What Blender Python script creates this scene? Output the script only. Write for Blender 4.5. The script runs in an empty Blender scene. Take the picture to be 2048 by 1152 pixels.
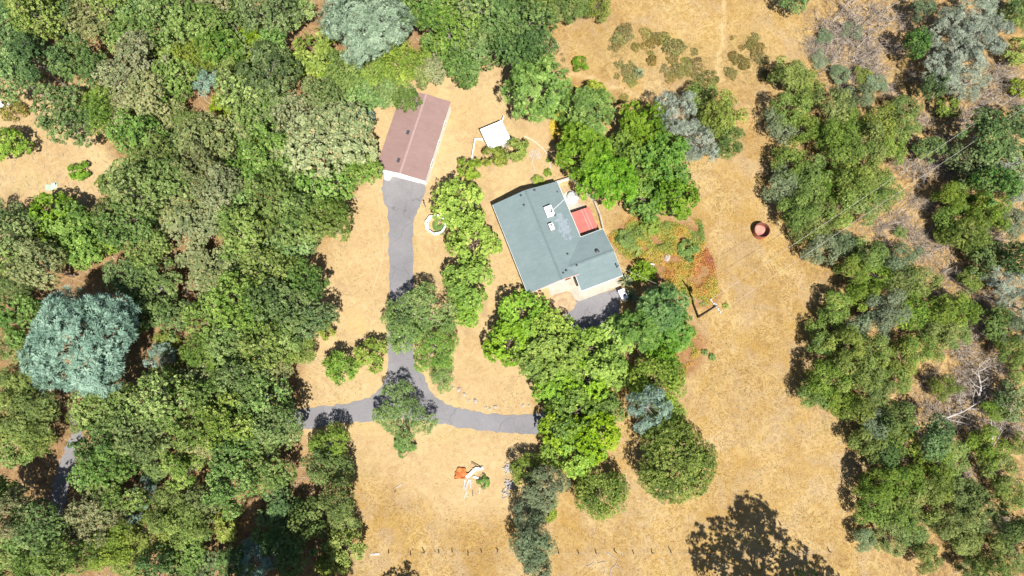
import bpy, math
import numpy as np
from mathutils import Vector
R_ = math.radians
scene = bpy.context.scene
col = scene.collection

# ------------------------------------------------------------------ camera, sky, sun, exposure
CAM_H = 105.0; PITCH = 12.1; FPX = 1365.0
cam = bpy.data.cameras.new('camera'); cam_o = bpy.data.objects.new('camera', cam); col.objects.link(cam_o)
cam.sensor_width = 36.0; cam.lens = 36.0 * FPX / 2048.0; cam.clip_start = 1.0; cam.clip_end = 8000.0
cam_o.location = (0, 0, CAM_H); cam_o.rotation_euler = (R_(PITCH), 0, 0)
scene.camera = cam_o
SUN_EL = 60.5
SH = Vector((-0.30, 0.954))                       # direction the shadows fall on the ground
world = bpy.data.worlds.new('World'); scene.world = world; world.use_nodes = True
wn = world.node_tree.nodes; wl = world.node_tree.links
bg = wn['Background']; sky = wn.new('ShaderNodeTexSky'); sky.sky_type = 'NISHITA'; sky.sun_disc = False
sky.sun_elevation = R_(SUN_EL); sky.sun_rotation = math.atan2(-SH.x, -SH.y)
sky.air_density = 1.0; sky.dust_density = 1.0; sky.ozone_density = 1.0
wl.new(sky.outputs[0], bg.inputs[0]); bg.inputs[1].default_value = 0.052
sun = bpy.data.lights.new('sun', 'SUN'); sun.energy = 5.0; sun.angle = R_(0.55); sun.color = (1.0, 0.955, 0.88)
sun_o = bpy.data.objects.new('sun', sun); col.objects.link(sun_o)
d = Vector((SH.x * math.cos(R_(SUN_EL)), SH.y * math.cos(R_(SUN_EL)), -math.sin(R_(SUN_EL))))
sun_o.rotation_euler = d.to_track_quat('-Z', 'Y').to_euler(); sun_o.location = (0, -60, 140)
scene.view_settings.view_transform = 'Standard'; scene.view_settings.look = 'None'
scene.view_settings.exposure = 0.98; scene.view_settings.gamma = 1.0; scene.view_settings.use_curve_mapping = False

# ------------------------------------------------------------------ helpers
_t = R_(PITCH); _F = np.array([0, math.sin(_t), -math.cos(_t)]); _U = np.array([0, math.cos(_t), math.sin(_t)])
def W(px, py, z=0.0):
    """survey: where a point measured in the aerial photograph stands, at its height z"""
    dd = _F + np.array([(px - 1024) / FPX, 0, 0]) - (py - 576) / FPX * _U
    s = (z - CAM_H) / dd[2]; p = dd * s
    return Vector((p[0], p[1], z))
def mpp(px, py, z=0.0):
    p = W(px, py, z); v = np.array([p.x, p.y, z - CAM_H]); return float(v @ _F) / FPX

def mesh_np(name, V, Fc, mat=None, tint=None, attr='tint'):
    V = np.asarray(V, dtype=np.float32); Fc = np.asarray(Fc, dtype=np.int32)
    m = bpy.data.meshes.new(name); n, k = Fc.shape
    m.vertices.add(len(V)); m.vertices.foreach_set('co', V.ravel())
    m.loops.add(n * k); m.loops.foreach_set('vertex_index', Fc.ravel())
    m.polygons.add(n); m.polygons.foreach_set('loop_start', np.arange(0, n * k, k, dtype=np.int32))
    m.polygons.foreach_set('loop_total', np.full(n, k, dtype=np.int32))
    if tint is not None:
        a = m.attributes.new(attr, 'FLOAT', 'POINT'); a.data.foreach_set('value', np.asarray(tint, dtype=np.float32))
    if mat: m.materials.append(mat)
    m.update(calc_edges=True); m.validate()
    return m

class MB:
    """collects boxes, slabs, tubes and lathes into one mesh"""
    def __init__(self): self.v = []; self.f = []
    def add(self, vs, fs):
        o = len(self.v); self.v += [tuple(map(float, p)) for p in vs]; self.f += [tuple(i + o for i in q) for q in fs]; return self
    def box(self, c, s, rz=0.0, bev=0.0):
        hx, hy, hz = s[0] / 2, s[1] / 2, s[2] / 2; ca, sa = math.cos(rz), math.sin(rz)
        vs = [(c[0] + x * ca - y * sa, c[1] + x * sa + y * ca, c[2] + z) for z in (-hz, hz) for x, y in ((-hx, -hy), (hx, -hy), (hx, hy), (-hx, hy))]
        return self.add(vs, [(3, 2, 1, 0), (4, 5, 6, 7), (0, 1, 5, 4), (1, 2, 6, 5), (2, 3, 7, 6), (3, 0, 4, 7)])
    def slab(self, pts, t):
        """a polygon of 3D points (seen from above counter-clockwise) with thickness t downward"""
        n = len(pts); vs = [tuple(p) for p in pts] + [(p[0], p[1], p[2] - t) for p in pts]
        fs = [tuple(range(n)), tuple(range(2 * n - 1, n - 1, -1))] + [(i, n + i, n + (i + 1) % n, (i + 1) % n) for i in range(n)]
        return self.add(vs, fs)
    def tube(self, pts, rad, n=6, cap=True):
        pts = [Vector(p) for p in pts]; rr = rad if hasattr(rad, '__len__') else [rad] * len(pts)
        rings = []; vs = []
        for i, p in enumerate(pts):
            t = (pts[min(i + 1, len(pts) - 1)] - pts[max(i - 1, 0)]); t = t.normalized() if t.length > 1e-9 else Vector((0, 0, 1))
            a = t.cross(Vector((0, 0, 1)) if abs(t.z) < 0.9 else Vector((1, 0, 0))).normalized(); b = t.cross(a)
            for k in range(n):
                q = 2 * math.pi * k / n; vs.append(p + (a * math.cos(q) + b * math.sin(q)) * rr[i])
        fs = []
        for i in range(len(pts) - 1):
            for k in range(n):
                fs.append((i * n + k, i * n + (k + 1) % n, (i + 1) * n + (k + 1) % n, (i + 1) * n + k))
        if cap: fs += [tuple(range(n - 1, -1, -1)), tuple(range((len(pts) - 1) * n, len(pts) * n))]
        return self.add(vs, fs)
    def lathe(self, prof, c=(0, 0, 0), n=24):
        vs = []; fs = []
        for r, z in prof:
            for k in range(n):
                q = 2 * math.pi * k / n; vs.append((c[0] + r * math.cos(q), c[1] + r * math.sin(q), c[2] + z))
        for i in range(len(prof) - 1):
            for k in range(n): fs.append((i * n + k, i * n + (k + 1) % n, (i + 1) * n + (k + 1) % n, (i + 1) * n + k))
        return self.add(vs, fs)
    def mesh(self, name, mat):
        m = bpy.data.meshes.new(name); m.from_pydata(self.v, [], self.f); m.materials.append(mat); m.update(); return m
    def build(self, name, mat, parent=None, loc=(0, 0, 0), rz=0.0, smooth=False):
        m = self.mesh(name, mat)
        if smooth: m.polygons.foreach_set('use_smooth', [True] * len(m.polygons))
        return link(name, m, parent, loc, rz)
def link(name, m, parent=None, loc=(0, 0, 0), rz=0.0):
    o = bpy.data.objects.new(name, m); col.objects.link(o); o.location = loc; o.rotation_euler = (0, 0, rz)
    if parent: o.parent = parent
    return o
def tag(o, label, cat, group=None):
    o['label'] = label; o['category'] = cat
    if group: o['group'] = group
    return o
def thing(name, label, cat, loc=(0, 0, 0), rz=0.0, group=None):
    o = link(name, None, None, loc, rz); o.empty_display_size = 0.3
    return tag(o, label, cat, group)
def struct(o): o['kind'] = 'structure'; return o
def stuff(o): o['kind'] = 'stuff'; return o

# ------------------------------------------------------------------ materials
def newmat(name):
    m = bpy.data.materials.new(name); m.use_nodes = True; nt = m.node_tree
    return m, nt, nt.nodes['Principled BSDF'], nt.nodes['Material Output']
def node(nt, typ, **kw):
    n = nt.nodes.new(typ)
    for k, v in kw.items():
        if k.startswith('i_'): n.inputs[int(k[2:]) if k[2:].isdigit() else k[2:]].default_value = v
        else: setattr(n, k, v)
    return n
def ramp(nt, src, stops):
    r = nt.nodes.new('ShaderNodeValToRGB'); el = r.color_ramp.elements
    while len(el) < len(stops): el.new(0.5)
    for e, (p, c) in zip(el, stops): e.position = p; e.color = (*c, 1) if len(c) == 3 else c
    nt.links.new(src, r.inputs[0]); return r.outputs[0]
def mixc(nt, fac, a, b, mode='MIX'):
    m = nt.nodes.new('ShaderNodeMix'); m.data_type = 'RGBA'; m.blend_type = mode
    for s, x in ((m.inputs[0], fac), (m.inputs[6], a), (m.inputs[7], b)):
        if hasattr(x, 'links'): nt.links.new(x, s)
        elif hasattr(x, '__len__'): s.default_value = (*x, 1) if len(x) == 3 else x
        else: s.default_value = x
    return m.outputs[2]
def noise(nt, scale, detail=4, rough=0.55, dist=0.0, vec=None):
    n = node(nt, 'ShaderNodeTexNoise'); n.inputs['Scale'].default_value = scale; n.inputs['Detail'].default_value = detail
    n.inputs['Roughness'].default_value = rough; n.inputs['Distortion'].default_value = dist
    if vec is None: vec = node(nt, 'ShaderNodeTexCoord').outputs['Object']
    nt.links.new(vec, n.inputs['Vector']); return n.outputs[0]
def math_(nt, op, a, b=None, clamp=False):
    m = node(nt, 'ShaderNodeMath', operation=op, use_clamp=clamp)
    for s, x in ((m.inputs[0], a), (m.inputs[1], b)):
        if x is None: continue
        if hasattr(x, 'links'): nt.links.new(x, s)
        else: s.default_value = x
    return m.outputs[0]
def bump(nt, bsdf, h, strength=0.4, dist=0.05):
    b = node(nt, 'ShaderNodeBump'); b.inputs['Strength'].default_value = strength; b.inputs['Distance'].default_value = dist
    nt.links.new(h, b.inputs['Height']); nt.links.new(b.outputs[0], bsdf.inputs['Normal'])
def plain(name, c, rough=0.7, var=0.25, scale=2.0, c2=None, metal=0.0, spec=0.3, bmp=0.2):
    m, nt, bs, out = newmat(name)
    f = noise(nt, scale, 6, 0.6)
    c2 = c2 or tuple(x * (1 - var) for x in c)
    nt.links.new(ramp(nt, f, [(0.34, c2), (0.62, c)]), bs.inputs['Base Color'])
    bs.inputs['Roughness'].default_value = rough; bs.inputs['Metallic'].default_value = metal
    bs.inputs['Specular IOR Level'].default_value = spec
    if bmp: bump(nt, bs, noise(nt, scale * 8, 4), bmp, 0.02)
    return m
def leafmat(name, dark, mid, light, trans=0.22, hue=0.019, val=0.22, spec=0.25, dry=None, dryamt=0.0):
    m, nt, bs, out = newmat(name)
    at = node(nt, 'ShaderNodeAttribute', attribute_name='tint')
    geo = node(nt, 'ShaderNodeNewGeometry')
    v = math_(nt, 'ADD', math_(nt, 'MULTIPLY', at.outputs['Fac'], 0.74), math_(nt, 'MULTIPLY', geo.outputs['Random Per Island'], 0.26))
    c = ramp(nt, v, [(0.12, dark), (0.5, mid), (0.9, light)])
    if dry:
        k = math_(nt, 'GREATER_THAN', math_(nt, 'FRACT', math_(nt, 'MULTIPLY', geo.outputs['Random Per Island'], 17.3)), 1 - dryamt)
        c = mixc(nt, k, c, dry)
    oi = node(nt, 'ShaderNodeObjectInfo'); hs = node(nt, 'ShaderNodeHueSaturation')
    nt.links.new(c, hs.inputs['Color'])
    nt.links.new(math_(nt, 'ADD', 0.5 - hue, math_(nt, 'MULTIPLY', oi.outputs['Random'], 2 * hue)), hs.inputs['Hue'])
    r2 = math_(nt, 'FRACT', math_(nt, 'MULTIPLY', oi.outputs['Random'], 37.7))
    nt.links.new(math_(nt, 'ADD', 1.06 - val, math_(nt, 'MULTIPLY', r2, 2 * val)), hs.inputs['Value'])
    r3 = math_(nt, 'FRACT', math_(nt, 'MULTIPLY', oi.outputs['Random'], 91.3))
    nt.links.new(math_(nt, 'ADD', 0.86, math_(nt, 'MULTIPLY', r3, 0.24)), hs.inputs['Saturation'])
    nt.links.new(hs.outputs[0], bs.inputs['Base Color'])
    bs.inputs['Roughness'].default_value = 0.55; bs.inputs['Specular IOR Level'].default_value = spec
    tr = node(nt, 'ShaderNodeBsdfTranslucent'); nt.links.new(hs.outputs[0], tr.inputs[0])
    mx = node(nt, 'ShaderNodeMixShader'); mx.inputs[0].default_value = trans
    nt.links.new(bs.outputs[0], mx.inputs[1]); nt.links.new(tr.outputs[0], mx.inputs[2]); nt.links.new(mx.outputs[0], out.inputs[0])
    return m

M = {}
M['bark'] = plain('bark', (0.16, 0.125, 0.095), 0.9, 0.5, 3, bmp=0.6)
M['pale_bark'] = plain('pale_bark', (0.36, 0.33, 0.29), 0.9, 0.4, 3)
M['dead_wood'] = plain('dead_wood', (0.42, 0.39, 0.37), 0.9, 0.4, 2)
M['brush_wood'] = plain('brush_wood', (0.4, 0.345, 0.285), 0.9, 0.5, 1.2, c2=(0.15, 0.12, 0.1))
M['white_wall'] = plain('white_wall', (0.78, 0.76, 0.71), 0.75, 0.08, 1.5, bmp=0.1)
M['white_trim'] = plain('white_trim', (0.8, 0.79, 0.76), 0.6, 0.1, 2, bmp=0.05)
M['pink_trim'] = plain('pink_trim', (0.6, 0.36, 0.3), 0.6, 0.1, 2, bmp=0.05)
M['white_metal'] = plain('white_metal', (0.82, 0.83, 0.84), 0.45, 0.08, 0.8, spec=0.5, bmp=0.04)
M['dark_metal'] = plain('dark_metal', (0.045, 0.05, 0.06), 0.5, 0.3, 4, spec=0.5)
M['grey_metal'] = plain('grey_metal', (0.36, 0.37, 0.38), 0.45, 0.2, 4, spec=0.5)
M['black_void'] = plain('black_rubber', (0.02, 0.02, 0.022), 0.7, 0.2, 4)
M['concrete'] = plain('concrete', (0.38, 0.335, 0.28), 0.9, 0.22, 0.9)
M['pole_wood'] = plain('pole_wood', (0.085, 0.06, 0.045), 0.9, 0.4, 3)
M['post_wood'] = plain('post_wood', (0.12, 0.1, 0.08), 0.9, 0.4, 5)
M['grey_wood'] = plain('grey_wood', (0.46, 0.42, 0.4), 0.9, 0.4, 3)
M['pale_wood'] = plain('pale_wood', (0.66, 0.6, 0.54), 0.9, 0.3, 2)
M['rust'] = plain('rust', (0.5, 0.15, 0.035), 0.8, 0.5, 2.5, c2=(0.2, 0.055, 0.02))
M['tank_red'] = plain('tank_red', (0.25, 0.1, 0.065), 0.9, 0.4, 1.6, c2=(0.16, 0.06, 0.04))
M['tank_floor'] = plain('tank_floor', (0.4, 0.13, 0.12), 0.95, 0.4, 0.6, c2=(0.36, 0.26, 0.19), spec=0.05, bmp=0)
M['stone'] = plain('stone', (0.42, 0.36, 0.31), 0.95, 0.45, 3, bmp=0.6)
M['wire'] = plain('wire', (0.45, 0.42, 0.39), 0.4, 0.1, 1, bmp=0)
M['glass'] = plain('window_glass', (0.03, 0.04, 0.05), 0.08, 0.1, 1, spec=0.6, bmp=0)
M['hose'] = plain('hose', (0.52, 0.42, 0.3), 0.6, 0.1, 1, bmp=0)
M['tarp'] = plain('tarp', (0.33, 0.43, 0.32), 0.7, 0.25, 1.5)
M['soil'] = plain('soil', (0.37, 0.27, 0.165), 0.95, 0.4, 1.2, c2=(0.25, 0.17, 0.1))
M['patio_red'] = plain('patio_red', (0.47, 0.135, 0.115), 0.38, 0.2, 0.8, spec=0.5, bmp=0.05)
M['patio_streak'] = plain('patio_streak', (0.55, 0.36, 0.34), 0.35, 0.15, 1, spec=0.5, bmp=0.05)

def roofmat(name, c, c2, stain=None, course=0.16):
    m, nt, bs, out = newmat(name); tc = node(nt, 'ShaderNodeTexCoord').outputs['Object']
    big = noise(nt, 0.35, 5, 0.6, 0.4, tc); fine = noise(nt, 5.0, 4, 0.7, 0, tc)
    base = ramp(nt, math_(nt, 'ADD', math_(nt, 'MULTIPLY', big, 0.6), math_(nt, 'MULTIPLY', fine, 0.4)), [(0.36, c2), (0.66, c)])
    br = node(nt, 'ShaderNodeTexBrick'); nt.links.new(tc, br.inputs['Vector'])
    br.inputs['Scale'].default_value = 1.0; br.inputs['Brick Width'].default_value = 0.9; br.inputs['Row Height'].default_value = course * 2
    br.inputs['Mortar Size'].default_value = 0.012; br.inputs['Color1'].default_value = (1, 1, 1, 1); br.inputs['Color2'].default_value = (0.9, 0.9, 0.9, 1); br.inputs['Mortar'].default_value = (0.8, 0.8, 0.8, 1)
    base = mixc(nt, 0.7, base, mixc(nt, 1.0, base, br.outputs['Color'], 'MULTIPLY'))
    if stain:      # worn, paler patch of re-coated shingle with a shape of its own
        (sx, sy, rx, ry, sc) = stain
        mp = node(nt, 'ShaderNodeMapping'); mp.inputs['Location'].default_value = (-sx / rx, -sy / ry, 0); mp.inputs['Scale'].default_value = (1 / rx, 1 / ry, 0)
        nt.links.new(tc, mp.inputs['Vector']); ln = node(nt, 'ShaderNodeVectorMath', operation='LENGTH'); nt.links.new(mp.outputs[0], ln.inputs[0])
        dd = math_(nt, 'ADD', ln.outputs['Value'], math_(nt, 'MULTIPLY', math_(nt, 'SUBTRACT', noise(nt, 1.3, 5, 0.7, 0.5, tc), 0.5), 2.6))
        k = math_(nt, 'MULTIPLY', math_(nt, 'LESS_THAN', dd, 0.85), math_(nt, 'GREATER_THAN', noise(nt, 3, 3, 0.6, 0, tc), 0.42))
        base = mixc(nt, math_(nt, 'MULTIPLY', k, 0.6), base, sc)
    lit = math_(nt, 'MULTIPLY', math_(nt, 'GREATER_THAN', noise(nt, 2.2, 5, 0.8, 0, tc), 0.66), math_(nt, 'GREATER_THAN', noise(nt, 0.22, 2, 0.5, 0, tc), 0.5))
    base = mixc(nt, math_(nt, 'MULTIPLY', lit, 0.5), base, (0.36, 0.27, 0.19))
    base = mixc(nt, math_(nt, 'MULTIPLY', ramp(nt, noise(nt, 0.5, 6, 0.75, 1.5, tc), [(0.5, (0, 0, 0)), (0.75, (1, 1, 1))]), 0.35), base, tuple(x * 0.7 for x in c2))
    nt.links.new(base, bs.inputs['Base Color']); bs.inputs['Roughness'].default_value = 0.85; bs.inputs['Specular IOR Level'].default_value = 0.25
    bump(nt, bs, br.outputs['Fac'], 0.3, 0.01)
    return m
M['roof_green'] = roofmat('roof_green', (0.155, 0.2, 0.205), (0.128, 0.172, 0.18), (9.0, -7.2, 1.15, 2.3, (0.24, 0.27, 0.32)))
M['ridge_green'] = plain('ridge_green', (0.115, 0.155, 0.16), 0.85, 0.15, 2)
M['roof_brown'] = roofmat('roof_brown', (0.24, 0.158, 0.145), (0.205, 0.132, 0.12))
M['ridge_brown'] = plain('ridge_brown', (0.29, 0.205, 0.195), 0.85, 0.15, 2)

# asphalt
m, nt, bs, out = newmat('asphalt'); tc = node(nt, 'ShaderNodeTexCoord').outputs['Object']
a = noise(nt, 0.22, 5, 0.6, 0.3, tc); b_ = noise(nt, 3.0, 5, 0.75, 0, tc)
base = ramp(nt, math_(nt, 'ADD', math_(nt, 'MULTIPLY', a, 0.6), math_(nt, 'MULTIPLY', b_, 0.4)), [(0.33, (0.13, 0.126, 0.136)), (0.68, (0.2, 0.192, 0.2))])
base = mixc(nt, math_(nt, 'MULTIPLY', math_(nt, 'GREATER_THAN', noise(nt, 1.1, 6, 0.8, 0, tc), 0.655), 0.6), base, (0.36, 0.3, 0.23))   # blown straw
vo = node(nt, 'ShaderNodeTexVoronoi', feature='DISTANCE_TO_EDGE'); vo.inputs['Scale'].default_value = 0.16
ds = node(nt, 'ShaderNodeVectorMath', operation='ADD'); nn = node(nt, 'ShaderNodeTexNoise'); nn.inputs['Scale'].default_value = 0.5; nt.links.new(tc, nn.inputs['Vector'])
sc_ = node(nt, 'ShaderNodeVectorMath', operation='SCALE'); sc_.inputs['Scale'].default_value = 2.5; nt.links.new(nn.outputs['Color'], sc_.inputs[0])
nt.links.new(tc, ds.inputs[0]); nt.links.new(sc_.outputs[0], ds.inputs[1]); nt.links.new(ds.outputs[0], vo.inputs['Vector'])
base = mixc(nt, math_(nt, 'MULTIPLY', math_(nt, 'LESS_THAN', vo.outputs[0], 0.006), 0.65), base, (0.1, 0.09, 0.09))
nt.links.new(base, bs.inputs['Base Color']); bs.inputs['Roughness'].default_value = 0.85; bs.inputs['Specular IOR Level'].default_value = 0.3
bump(nt, bs, noise(nt, 20, 3), 0.2, 0.01); M['asphalt'] = m

# foliage (base colours)
M['leaf_oak'] = leafmat('leaf_oak', (0.045, 0.09, 0.016), (0.14, 0.225, 0.046), (0.29, 0.375, 0.115), dry=(0.25, 0.2, 0.09), dryamt=0.03)
M['leaf_darkoak'] = leafmat('leaf_darkoak', (0.03, 0.065, 0.016), (0.095, 0.165, 0.042), (0.21, 0.29, 0.09))
M['leaf_olive'] = leafmat('leaf_olive', (0.1, 0.13, 0.045), (0.2, 0.235, 0.095), (0.33, 0.345, 0.17), dry=(0.34, 0.24, 0.11), dryamt=0.07)
M['leaf_woodbright'] = leafmat('leaf_woodbright', (0.06, 0.125, 0.014), (0.15, 0.255, 0.03), (0.27, 0.37, 0.06), hue=0.012, val=0.1)
M['leaf_bright'] = leafmat('leaf_bright', (0.085, 0.165, 0.013), (0.2, 0.33, 0.025), (0.34, 0.455, 0.05), hue=0.012, val=0.14)
M['leaf_deep'] = leafmat('leaf_deep', (0.04, 0.09, 0.012), (0.11, 0.205, 0.024), (0.22, 0.325, 0.05), hue=0.012, val=0.12)
M['leaf_yellow'] = leafmat('leaf_yellow', (0.1, 0.16, 0.018), (0.19, 0.26, 0.032), (0.3, 0.345, 0.06), hue=0.015, val=0.15)
M['leaf_brush'] = leafmat('leaf_brush', (0.045, 0.085, 0.016), (0.155, 0.225, 0.04), (0.33, 0.385, 0.085), val=0.2, hue=0.018)
M['leaf_greybrush'] = leafmat('leaf_greybrush', (0.09, 0.125, 0.06), (0.17, 0.22, 0.115), (0.27, 0.32, 0.18), val=0.15)
M['leaf_airy'] = leafmat('leaf_airy', (0.08, 0.145, 0.028), (0.175, 0.275, 0.05), (0.3, 0.385, 0.09), val=0.12)
M['leaf_scrub'] = leafmat('leaf_scrub', (0.08, 0.09, 0.02), (0.17, 0.175, 0.04), (0.28, 0.26, 0.07), val=0.2, hue=0.03, dry=(0.4, 0.27, 0.12), dryamt=0.2)
M['needle_grey'] = leafmat('needle_grey', (0.085, 0.14, 0.105), (0.185, 0.29, 0.22), (0.32, 0.44, 0.35), trans=0.2, hue=0.01, val=0.1)
M['needle_pale'] = leafmat('needle_pale', (0.09, 0.135, 0.085), (0.195, 0.27, 0.175), (0.33, 0.42, 0.29), trans=0.2, hue=0.01, val=0.05)
M['needle_silver'] = leafmat('needle_silver', (0.12, 0.15, 0.105), (0.23, 0.275, 0.2), (0.37, 0.41, 0.32), trans=0.2, hue=0.01, val=0.08)
M['needle_bright'] = leafmat('needle_bright', (0.045, 0.11, 0.012), (0.125, 0.245, 0.024), (0.24, 0.38, 0.05), trans=0.25, hue=0.012, val=0.1)
M['needle_dark'] = leafmat('needle_dark', (0.05, 0.115, 0.025), (0.11, 0.215, 0.045), (0.2, 0.315, 0.075), trans=0.22, hue=0.01, val=0.1)
M['leaf_fruit'] = leafmat('leaf_fruit', (0.08, 0.125, 0.02), (0.17, 0.235, 0.035), (0.28, 0.33, 0.065), val=0.1)
M['yucca'] = leafmat('yucca', (0.13, 0.17, 0.09), (0.2, 0.25, 0.13), (0.3, 0.34, 0.19), trans=0.15, val=0.1)

# ------------------------------------------------------------------ numpy noise and polygons
def vnoise(x, y, scale, seed=0):
    x = np.asarray(x) / scale; y = np.asarray(y) / scale
    xi = np.floor(x).astype(np.int64); yi = np.floor(y).astype(np.int64); fx = x - xi; fy = y - yi
    def h(a, b):
        n = (a * 374761393 + b * 668265263 + seed * 982451653) & 0x7fffffff
        n = ((n ^ (n >> 13)) * 1274126177) & 0x7fffffff
        return ((n ^ (n >> 16)) & 0xffff) / 65535.0
    ux = fx * fx * (3 - 2 * fx); uy = fy * fy * (3 - 2 * fy)
    return (h(xi, yi) * (1 - ux) + h(xi + 1, yi) * ux) * (1 - uy) + (h(xi, yi + 1) * (1 - ux) + h(xi + 1, yi + 1) * ux) * uy
def fbm(x, y, scale, seed=0, oct=4):
    s = 0; a = 0.5; t = 0
    for i in range(oct): s = s + a * vnoise(x, y, scale, seed + i * 7); t += a; a *= 0.5; scale *= 0.5
    return s / t
def sdist(X, Y, poly):
    """signed distance to a polygon, positive inside"""
    P = np.array([(p[0], p[1]) for p in poly]); Q = np.roll(P, -1, 0)
    best = np.full(X.shape, 1e9); ins = np.zeros(X.shape, bool)
    for (ax, ay), (bx, by) in zip(P, Q):
        dx, dy = bx - ax, by - ay; t = np.clip(((X - ax) * dx + (Y - ay) * dy) / (dx * dx + dy * dy + 1e-9), 0, 1)
        best = np.minimum(best, np.hypot(X - ax - t * dx, Y - ay - t * dy))
        c = ((ay > Y) != (by > Y)) & (X < (bx - ax) * (Y - ay) / (by - ay + 1e-12) + ax); ins ^= c
    return np.where(ins, best, -best)
def ldist(X, Y, line):
    best = np.full(X.shape, 1e9)
    for (ax, ay), (bx, by) in zip(line[:-1], line[1:]):
        dx, dy = bx - ax, by - ay; t = np.clip(((X - ax) * dx + (Y - ay) * dy) / (dx * dx + dy * dy + 1e-9), 0, 1)
        best = np.minimum(best, np.hypot(X - ax - t * dx, Y - ay - t * dy))
    return best
def GP(pts, z=0.0): return [tuple(W(x, y, z))[:2] for x, y in pts]
def smooth(v, a, b): t = np.clip((v - a) / (b - a), 0, 1); return t * t * (3 - 2 * t)

YARD = GP([(690, 150), (980, 100), (1110, 130), (1125, 350), (1225, 470), (1240, 600), (1075, 800), (1085, 930), (1100, 1060), (860, 1010), (700, 960), (600, 880), (600, 560), (720, 340)])
WEST = GP([(-60, 150), (190, 170), (250, 330), (190, 420), (-60, 410)])
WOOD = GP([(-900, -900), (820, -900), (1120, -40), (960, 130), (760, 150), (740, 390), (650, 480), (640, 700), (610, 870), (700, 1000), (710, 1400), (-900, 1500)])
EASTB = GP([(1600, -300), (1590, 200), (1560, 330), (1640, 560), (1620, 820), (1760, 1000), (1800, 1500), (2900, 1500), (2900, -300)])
VINES = [GP([(1215, 470), (1260, 430), (1330, 440), (1405, 440), (1428, 520), (1442, 590), (1425, 615), (1385, 610), (1300, 560), (1250, 520), (1235, 500)]),
         GP([(1330, 650), (1385, 650), (1418, 680), (1412, 700), (1392, 745), (1350, 760), (1320, 700)]),
         GP([(1098, 250), (1120, 190), (1140, 165), (1160, 170), (1135, 250), (1118, 295), (1100, 285)])]
SCRUB = GP([(1205, 60), (1300, 75), (1420, 100), (1520, 60), (1560, 150), (1480, 175), (1400, 180), (1320, 150), (1260, 170), (1190, 120)])
TRACKS = [GP([(1128, 152), (1180, 160), (1230, 175), (1290, 190)]), GP([(1455, 0), (1447, 60), (1440, 130), (1438, 165)])]

# ------------------------------------------------------------------ the ground: one sheet out to the horizon
def axis(lo, hi, step, far):
    a = list(np.arange(lo, hi + 1e-6, step)); s = step; x = hi
    while x < far: s *= 1.5; x += s; a.append(x)
    s = step; x = lo
    while x > -far: s *= 1.5; x -= s; a.insert(0, x)
    return np.array(a)
gx = axis(-96, 96, 0.6, 3500); gy = axis(-30, 84, 0.6, 3500)
GX, GY = np.meshgrid(gx, gy); nx, ny = len(gx), len(gy)
XX, YY = GX.ravel(), GY.ravel()
wob = (fbm(XX, YY, 5, 3) - 0.5) * 5
near = smooth(-np.hypot(XX, YY - 25), -140, -100)
a_yard = np.maximum(smooth(sdist(XX, YY, YARD) + wob, -2.5, 2.5), smooth(sdist(XX, YY, WEST) + wob, -2, 2))
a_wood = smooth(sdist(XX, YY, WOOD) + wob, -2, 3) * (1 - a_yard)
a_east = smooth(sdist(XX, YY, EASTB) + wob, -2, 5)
a_vine = np.max([smooth(sdist(XX, YY, v) + wob * 0.3, -0.8, 0.8) for v in VINES], 0)
a_scrub = smooth(sdist(XX, YY, SCRUB) + wob, -2, 3)
wx = (fbm(XX, YY, 3.5, 13) - 0.5) * 2.2; wy = (fbm(XX, YY, 3.5, 14) - 0.5) * 2.2
a_track = 0.6 * np.max([np.exp(-(ldist(XX + wx, YY + wy, t) / 0.3) ** 2) for t in TRACKS], 0)
idx = np.arange(nx * ny).reshape(ny, nx)
FQ = np.stack([idx[:-1, :-1], idx[:-1, 1:], idx[1:, 1:], idx[1:, :-1]], -1).reshape(-1, 4)
gm, nt, bs, out = newmat('dry_ground'); tc = node(nt, 'ShaderNodeTexCoord').outputs['Object']
def at_(n): return node(nt, 'ShaderNodeAttribute', attribute_name=n).outputs['Fac']
n1 = noise(nt, 0.07, 5, 0.6, 0.5, tc); n2 = noise(nt, 0.7, 5, 0.65, 1.6, tc); n3 = noise(nt, 2.6, 4, 0.7, 2.5, tc); n4 = noise(nt, 6.0, 5, 0.8, 0.8, tc)
def comb(*ws):
    r = None
    for n_, w_ in ws:
        t_ = math_(nt, 'MULTIPLY', n_, w_); r = t_ if r is None else math_(nt, 'ADD', r, t_)
    return r
mead = ramp(nt, comb((n1, 0.22), (n2, 0.28), (n3, 0.24), (n4, 0.26)), [(0.34, (0.098, 0.057, 0.021)), (0.45, (0.210, 0.126, 0.043)), (0.54, (0.295, 0.192, 0.072)), (0.68, (0.402, 0.288, 0.133))])
mead = mixc(nt, math_(nt, 'MULTIPLY', ramp(nt, noise(nt, 0.13, 5, 0.65, 1.2, tc), [(0.46, (0, 0, 0)), (0.62, (1, 1, 1))]), 0.75), mead, mixc(nt, n3, (0.165, 0.113, 0.068), (0.375, 0.279, 0.170)))
gold = ramp(nt, noise(nt, 0.19, 5, 0.65, 1.0, tc), [(0.52, (0, 0, 0)), (0.64, (1, 1, 1))])
mead = mixc(nt, math_(nt, 'MULTIPLY', gold, 0.6), mead, mixc(nt, n3, (0.179, 0.100, 0.021), (0.375, 0.239, 0.061)))
def strands(scale, k, dist):     # meandering lines of flattened straw
    n_ = noise(nt, scale, 3, 0.5, dist, tc); a_ = math_(nt, 'ABSOLUTE', math_(nt, 'SUBTRACT', n_, 0.5))
    return math_(nt, 'SUBTRACT', 1.0, math_(nt, 'MULTIPLY', a_, k), True)
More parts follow.
